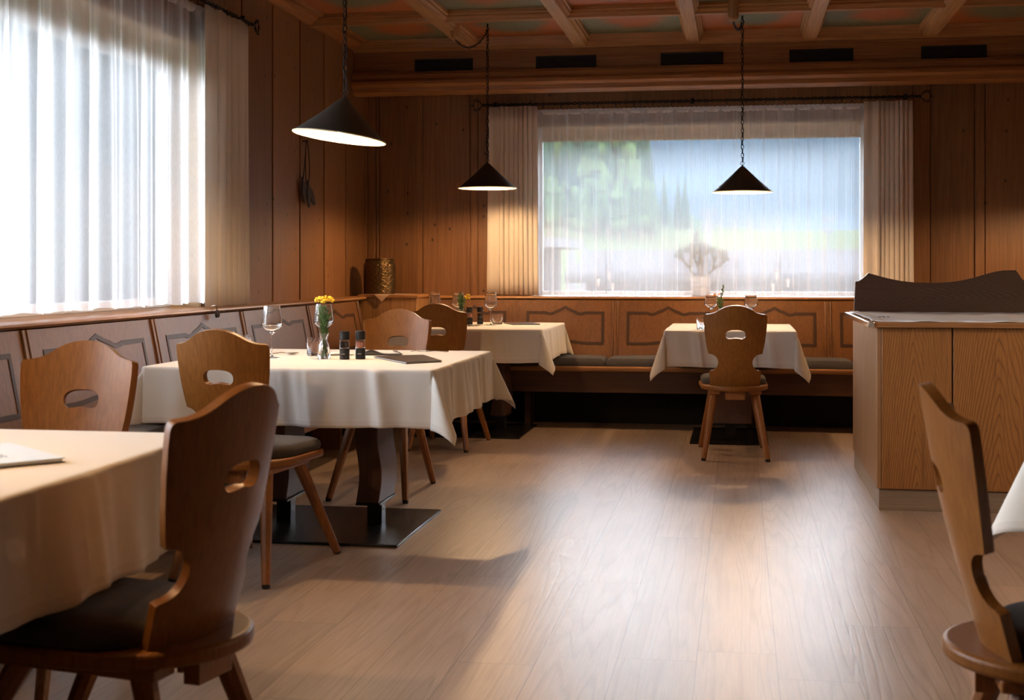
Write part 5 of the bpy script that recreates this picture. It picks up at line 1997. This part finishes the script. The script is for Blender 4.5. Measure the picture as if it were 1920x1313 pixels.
# ================================================================= OUTSIDE
def exterior():
    GZ = -2.6
    # terrain
    def terr(x, y):
        d = math.hypot(x, y)
        h = GZ
        if y > 45:
            h += min(1, (y - 45) / 15) * 3.9 + max(0, y - 60) * 0.036
        if x < -14:
            h += min(1, (-14 - x) / 25) * 3.5
        hill = math.exp(-((x + 26) / 16) ** 2 - ((y - 130) / 60) ** 2) * 4.0
        return h + hill
    g = MB()
    g.grid(70, 70, lambda u, v: (lambda x, y: (x, y, terr(x, y)))(-130 + u * 260, -60 + v * 300))
    struct('trim_meadow', g, M['meadow'])
    o = bpy.data.objects['trim_meadow']
    o.name = 'meadow'
    tag(o, 'pale green sloping meadow seen through the back window', 'meadow', kind='stuff')
    # mountains: a ridge ring
    g = MB()
    def mt(u, v):
        az = R(-100 + 160 * u)      # measured from +y, negative is left
        base = 560 - 200 * 0
        r = 380 + 260 * v
        x, y = r * math.sin(az), r * math.cos(az)
        ridge = 97 + 26 * math.sin(u * 17 + 0.6) + 14 * math.sin(u * 41) + 10 * mnoise.noise(Vector((u * 30, 0, 0)))
        k_ = min(1, max(0, (math.degrees(az) + 22) / 10))
        ridge *= 0.66 + 0.40 * k_
        z = -3 + ridge * (v ** 0.85) + 5 * mnoise.noise(Vector((x * 0.02, y * 0.02, 1))) * v
        return (x, y, z)
    g.grid(160, 24, mt)
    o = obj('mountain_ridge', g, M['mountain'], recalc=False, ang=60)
    tag(o, 'haze-tinted blue forested mountain ridge beyond the windows', 'mountain')
    # mid hill, right of the trees
    g = MB()
    def mh(u, v):
        x = -40 + 130 * u
        y = 205 + 60 * v
        top = 10.0 + 3.5 * math.sin(u * 9 + 1) - 6.0 * u
        return (x, y, 2 + (top) * math.sin(PI * 0.5 * min(1, v * 1.4)) + 1.3 * mnoise.noise(Vector((x * 0.25, y * 0.1, 0))))
    g.grid(150, 18, mh)
    o = obj('wooded_hill', g, M['conifer'], recalc=False, ang=60)
    tag(o, 'dark wooded hill behind the meadow', 'hill')
    # conifers and broadleaf trees left of the meadow
    def conifer_mesh(seed):
        rg = random.Random(seed)
        b = MB()
        n = 13
        for k in range(n):
            t = k / n
            r = (1 - t) ** 0.9 * 1.9 + 0.12
            z0 = 1.0 + t * 10.5
            sg = 13
            vs = [(0, 0, z0 + 1.7)]
            for q in range(sg * 2):
                a = 2 * PI * q / (sg * 2)
                rr = r * (1.0 if q % 2 else 0.66) * rg.uniform(0.82, 1.15)
                vs.append((rr * math.cos(a), rr * math.sin(a), z0 - (0.45 if q % 2 else 0.1) * r * rg.uniform(0.3, 0.9)))
            vs.append((0, 0, z0 + 0.2))
            m_ = sg * 2
            fs = [(0, 1 + q, 1 + (q + 1) % m_) for q in range(m_)] + [(m_ + 1, 1 + (q + 1) % m_, 1 + q) for q in range(m_)]
            b.add(vs, fs)
        tr = MB()
        tr.tube([(0, 0, -0.5), (0, 0, 10)], [0.28, 0.05], 8)
        return b, tr
    def broad_mesh(seed):
        rg = random.Random(seed)
        b = MB()
        for k in range(26):
            a = rg.uniform(0, 6.28); z = rg.uniform(2.2, 8.2)
            rmax = 2.2 * math.sqrt(max(0.05, 1 - ((z - 4.6) / 4.2) ** 2))
            r = rmax * rg.uniform(0.2, 0.95)
            c = Vector((r * math.cos(a), r * math.sin(a), z))
            R_ = rg.uniform(0.75, 1.25)
            o_ = len(b.v)
            b.blob(c, R_, 12, 8)
            for i in range(o_, len(b.v)):
                v = Vector(b.v[i])
                nn = mnoise.noise(v * 2.3) * 0.35
                b.v[i] = tuple(v + (v - c) * nn)
        tr = MB()
        tr.tube([(0, 0, -0.5), (0, 0, 5)], [0.3, 0.12], 8)
        return b, tr
    protos = []
    for s in range(3):
        b, t = conifer_mesh(s)
        r_ = empty('conifer_tree')
        obj('crown', b, M['conifer'], r_, recalc=False, ang=20)
        obj('trunk', t, M['bark'], r_)
        protos.append(r_)
    bpro = []
    for s in range(2):
        b, t = broad_mesh(s + 9)
        r_ = empty('broadleaf_tree')
        obj('crown', b, M['broadleaf'], r_, recalc=False, ang=40)
        obj('trunk', t, M['bark'], r_)
        bpro.append(r_)
    rg = random.Random(4)
    used = set()
    def put(p, x, y, s, lab, cat, grp):
        o = p if p.name not in used else copy_tree(p)
        used.add(p.name)
        used.add(o.name)
        o.location = (x, y, terr(x, y))
        o.rotation_euler = (0, 0, rg.uniform(0, 6))
        o.scale = (s * 0.9, s * 0.9, s)
        tag(o, lab, cat, grp)
    # (px of the photograph -> x/y ratio)
    def ratio(px):
        return math.tan(math.atan((px - 960) / F_PX) - TH)
    spots = []
    for row, (yy, pxs, sc) in enumerate(((128, [1015, 1040, 1062, 1085, 1108, 1128, 1150, 1172, 1196], 1.10), (112, [1022, 1050, 1078, 1100, 1125, 1148, 1168, 1190, 1213], 0.92), (98, [1012, 1035, 1060, 1092, 1118, 1140, 1165, 1195, 1218], 0.66), (150, [1226, 1246, 1268, 1285], 0.62))):
        for px in pxs:
            spots.append((px + rg.uniform(-5, 5), yy + rg.uniform(-4, 4), sc * rg.uniform(0.86, 1.1) * (0.82 if px > 1180 else 1.0)))
    for i, (px, y, s) in enumerate(spots):
        x = ratio(px) * y
        put(protos[i % 3], x, y, s, 'dark conifer in the wooded slope behind the back window', 'tree', 'conifers beyond the back window')
    for i, (px, y, s) in enumerate([(1030, 84, 0.42), (1058, 88, 0.40), (1088, 84, 0.36), (1112, 96, 0.62), (1138, 92, 0.5), (1160, 86, 0.40), (1182, 96, 0.62), (1203, 92, 0.5), (1222, 94, 0.34), (1146, 104, 0.85), (1040, 102, 0.75)]):
        put(bpro[i % 2], ratio(px) * y, y, s, 'light green leafy tree among the conifers behind the back window', 'tree', 'leafy trees beyond the back window')
    # trees outside the left window
    for i, (x, y, s) in enumerate([(-26, 30, 0.8), (-30, 38, 0.9), (-21, 28, 0.62), (-36, 44, 1.1), (-30, 27, 0.75), (-19, 34, 0.7)]):
        put(bpro[i % 2], x, y, s, 'leafy tree outside the large left window', 'tree', 'leafy trees outside the left window')
    # tiled roof across the yard
    rf = empty('tiled_roof_house', (0, 16, GZ), 0, 'low neighbouring house with grey tiled roof below the back window', 'house')
    b = MB()
    ex, rx = 1.075 - GZ, 1.385 - GZ
    ny, nx = 60, 300
    X0, X1 = -2.05, 7.0
    def roof(u, v):
        k = v * 22
        st_ = k - math.floor(k)
        x = X0 - 0.6 * v + (X1 - X0) * u
        z = ex + (rx - ex) * v + 0.012 * (1 - st_) + 0.02 * abs(math.sin((x) * PI / 0.3))
        return (x, 8.0 * v, z)
    b.grid(nx, 110, roof)
    obj('tiles', b, M['roof_tile'], rf, recalc=False, ang=30, solid=0.03)
    b = MB(); b.box(X0 + 0.2, X1 - 0.2, 0.4, 7.8, 0, ex - 0.05)
    obj('house_wall', b, M['render_wall'], rf)
    b = MB(); b.tube([(X0, -0.04, ex - 0.03), (X1, -0.04, ex - 0.03)], 0.05, 8)
    obj('gutter', b, M['render_wall'], rf)
    b = MB(); b.tube([(X0 - 0.6, 8, rx + 0.02), (X1 - 0.6, 8, rx + 0.02)], 0.09, 8)
    obj('ridge_tiles', b, M['roof_tile'], rf)
    # white building with flat rounded roof at left
    wbld = empty('white_pavilion', (-6.9, 36, GZ), 0, 'white building with a curved flat roof at the left of the back view', 'building')
    b = MB()
    pts = [(-4, 0)] + [(0.2 + 1.9 * math.sin(a), 0.0 + 2.4 * (1 - math.cos(a)) * 0.6) for a in [R(10 * i) for i in range(10)]] + [(2.1, 6), (-4, 6)]
    b.prism(pts, 4.35, 4.62, 'z')
    obj('flat_roof', b, M['ext_white'], wbld)
    b = MB(); b.box(-4, 1.4, 2.2, 5.8, 0, 4.35); obj('pavilion_wall', b, M['render_wall'], wbld)
    for x in (-0.9, 0.3, 1.4):
        b = MB(); b.tube([(x, 0.6, 0), (x, 0.6, 4.35)], 0.12, 10); obj('column', b, M['ext_white'], wbld)
    for i, (px, y) in enumerate(((1072, 33), (1098, 31))):
        x = ratio(px) * y
        u_ = empty('closed_parasol', (x, y, GZ), 0, ['closed white parasol nearer the white pavilion', 'closed white parasol standing right of the other one'][i], 'parasol', 'closed parasols')
        b = MB(); b.tube([(0, 0, 0), (0, 0, 2.4)], 0.03, 8); obj('pole', b, M['ext_white'], u_)
        b = MB(); b.lathe([(0.03, 4.25), (0.08, 4.1), (0.16, 3.2), (0.2, 2.3), (0.1, 2.25), (0.0, 2.25)], seg=16); obj('canopy', b, M['ext_white'], u_)
    for i, (px, y, h) in enumerate(((1328, 70, 7.3), (1553, 90, 6.6))):
        x = ratio(px) * y
        p_ = empty('lamp_post', (x, y, terr(x, y)), 0, ['tall white mast rising behind the jade plant', 'thin white mast on the meadow near the right drape'][i], 'mast', 'masts beyond the back window')
        zz = 1.17 + (503 - (392 if i == 0 else 408)) * y / F_PX - terr(x, y)
        b = MB(); b.tube([(0, 0, 0), (0, 0, zz)], 0.16 if i == 0 else 0.05, 8); obj('pole', b, M['ext_white'], p_)
        b = MB(); b.box(-0.45, 0.45, -0.2, 0.2, zz - 0.35, zz); b.box(-.3, .3, -.2, .2, zz - 1.1, zz - .8)
        obj('head', b, M['ext_white'], p_)
    # terrace outside left window with white railing
    t_ = MB(); t_.box(-5.4, -3.35, -1, 12, -0.25, -0.05)
    struct('trim_5', t_, M['asphalt'])
    rl = empty('balcony_railing', (-5.2, 6, -0.05), 0, 'white balcony railing outside the left window', 'railing')
    b = MB()
    b.box(-0.03, 0.03, -7, 6, 1.13, 1.16)
    obj('handrail', b, M['ext_white'], rl)
    b = MB(); b.box(-0.02, 0.02, -7, 6, 0.82, 0.85)
    obj('lower_rail', b, M['ext_white'], rl)
    for y in range(-6, 7, 2):
        b = MB(); b.box(-0.025, 0.025, y - 0.62, y - 0.57, 0, 1.13); obj('post', b, M['ext_white'], rl)
    # shrub in a planter on the terrace
    for i, (x, y, h, lab) in enumerate(((-4.55, 7.0, 1.75, 'tall leafy shrub just outside the left window, near its far end'), (-4.4, 5.9, 1.5, 'leafy shrub outside the left window, nearer to us'))):
        sh = empty('terrace_shrub', (x, y, -0.05), 0, lab, 'shrub', 'shrubs on the terrace')
        b = MB(); b.lathe([(0.0, 0.0), (0.16, 0.0), (0.2, 0.35), (0.17, 0.35), (0.0, 0.3)], seg=24); obj('planter', b, M['pot'], sh)
        rg2 = random.Random(i + 30)
        st2, lf2 = MB(), MB()
        for k in range(16):
            a = rg2.uniform(0, 6.28)
            tip = Vector((0.32 * math.cos(a) * rg2.random(), 0.32 * math.sin(a) * rg2.random(), h * rg2.uniform(0.6, 1)))
            st2.tube([(0, 0, 0.3), tip * 0.5 + Vector((0, 0, 0.15)), tip], [0.008, 0.006, 0.003], 5)
            for q in range(55):
                t = rg2.uniform(0.3, 1)
                c = Vector((tip.x * t, tip.y * t, 0.3 + (tip.z - 0.3) * t))
                d = Vector((rg2.uniform(-1, 1), rg2.uniform(-1, 1), rg2.uniform(-.5, .8))).normalized() * 0.07
                s2 = d.cross(Vector((rg2.uniform(-1, 1), 0.2, 1))).normalized() * 0.014
                lf2.add([c, c + d * .5 + s2, c + d, c + d * .5 - s2], [(0, 1, 2, 3)])
        obj('stems', st2, M['bark'], sh)
        obj('foliage', lf2, M['leaf'], sh, recalc=False)
exterior()
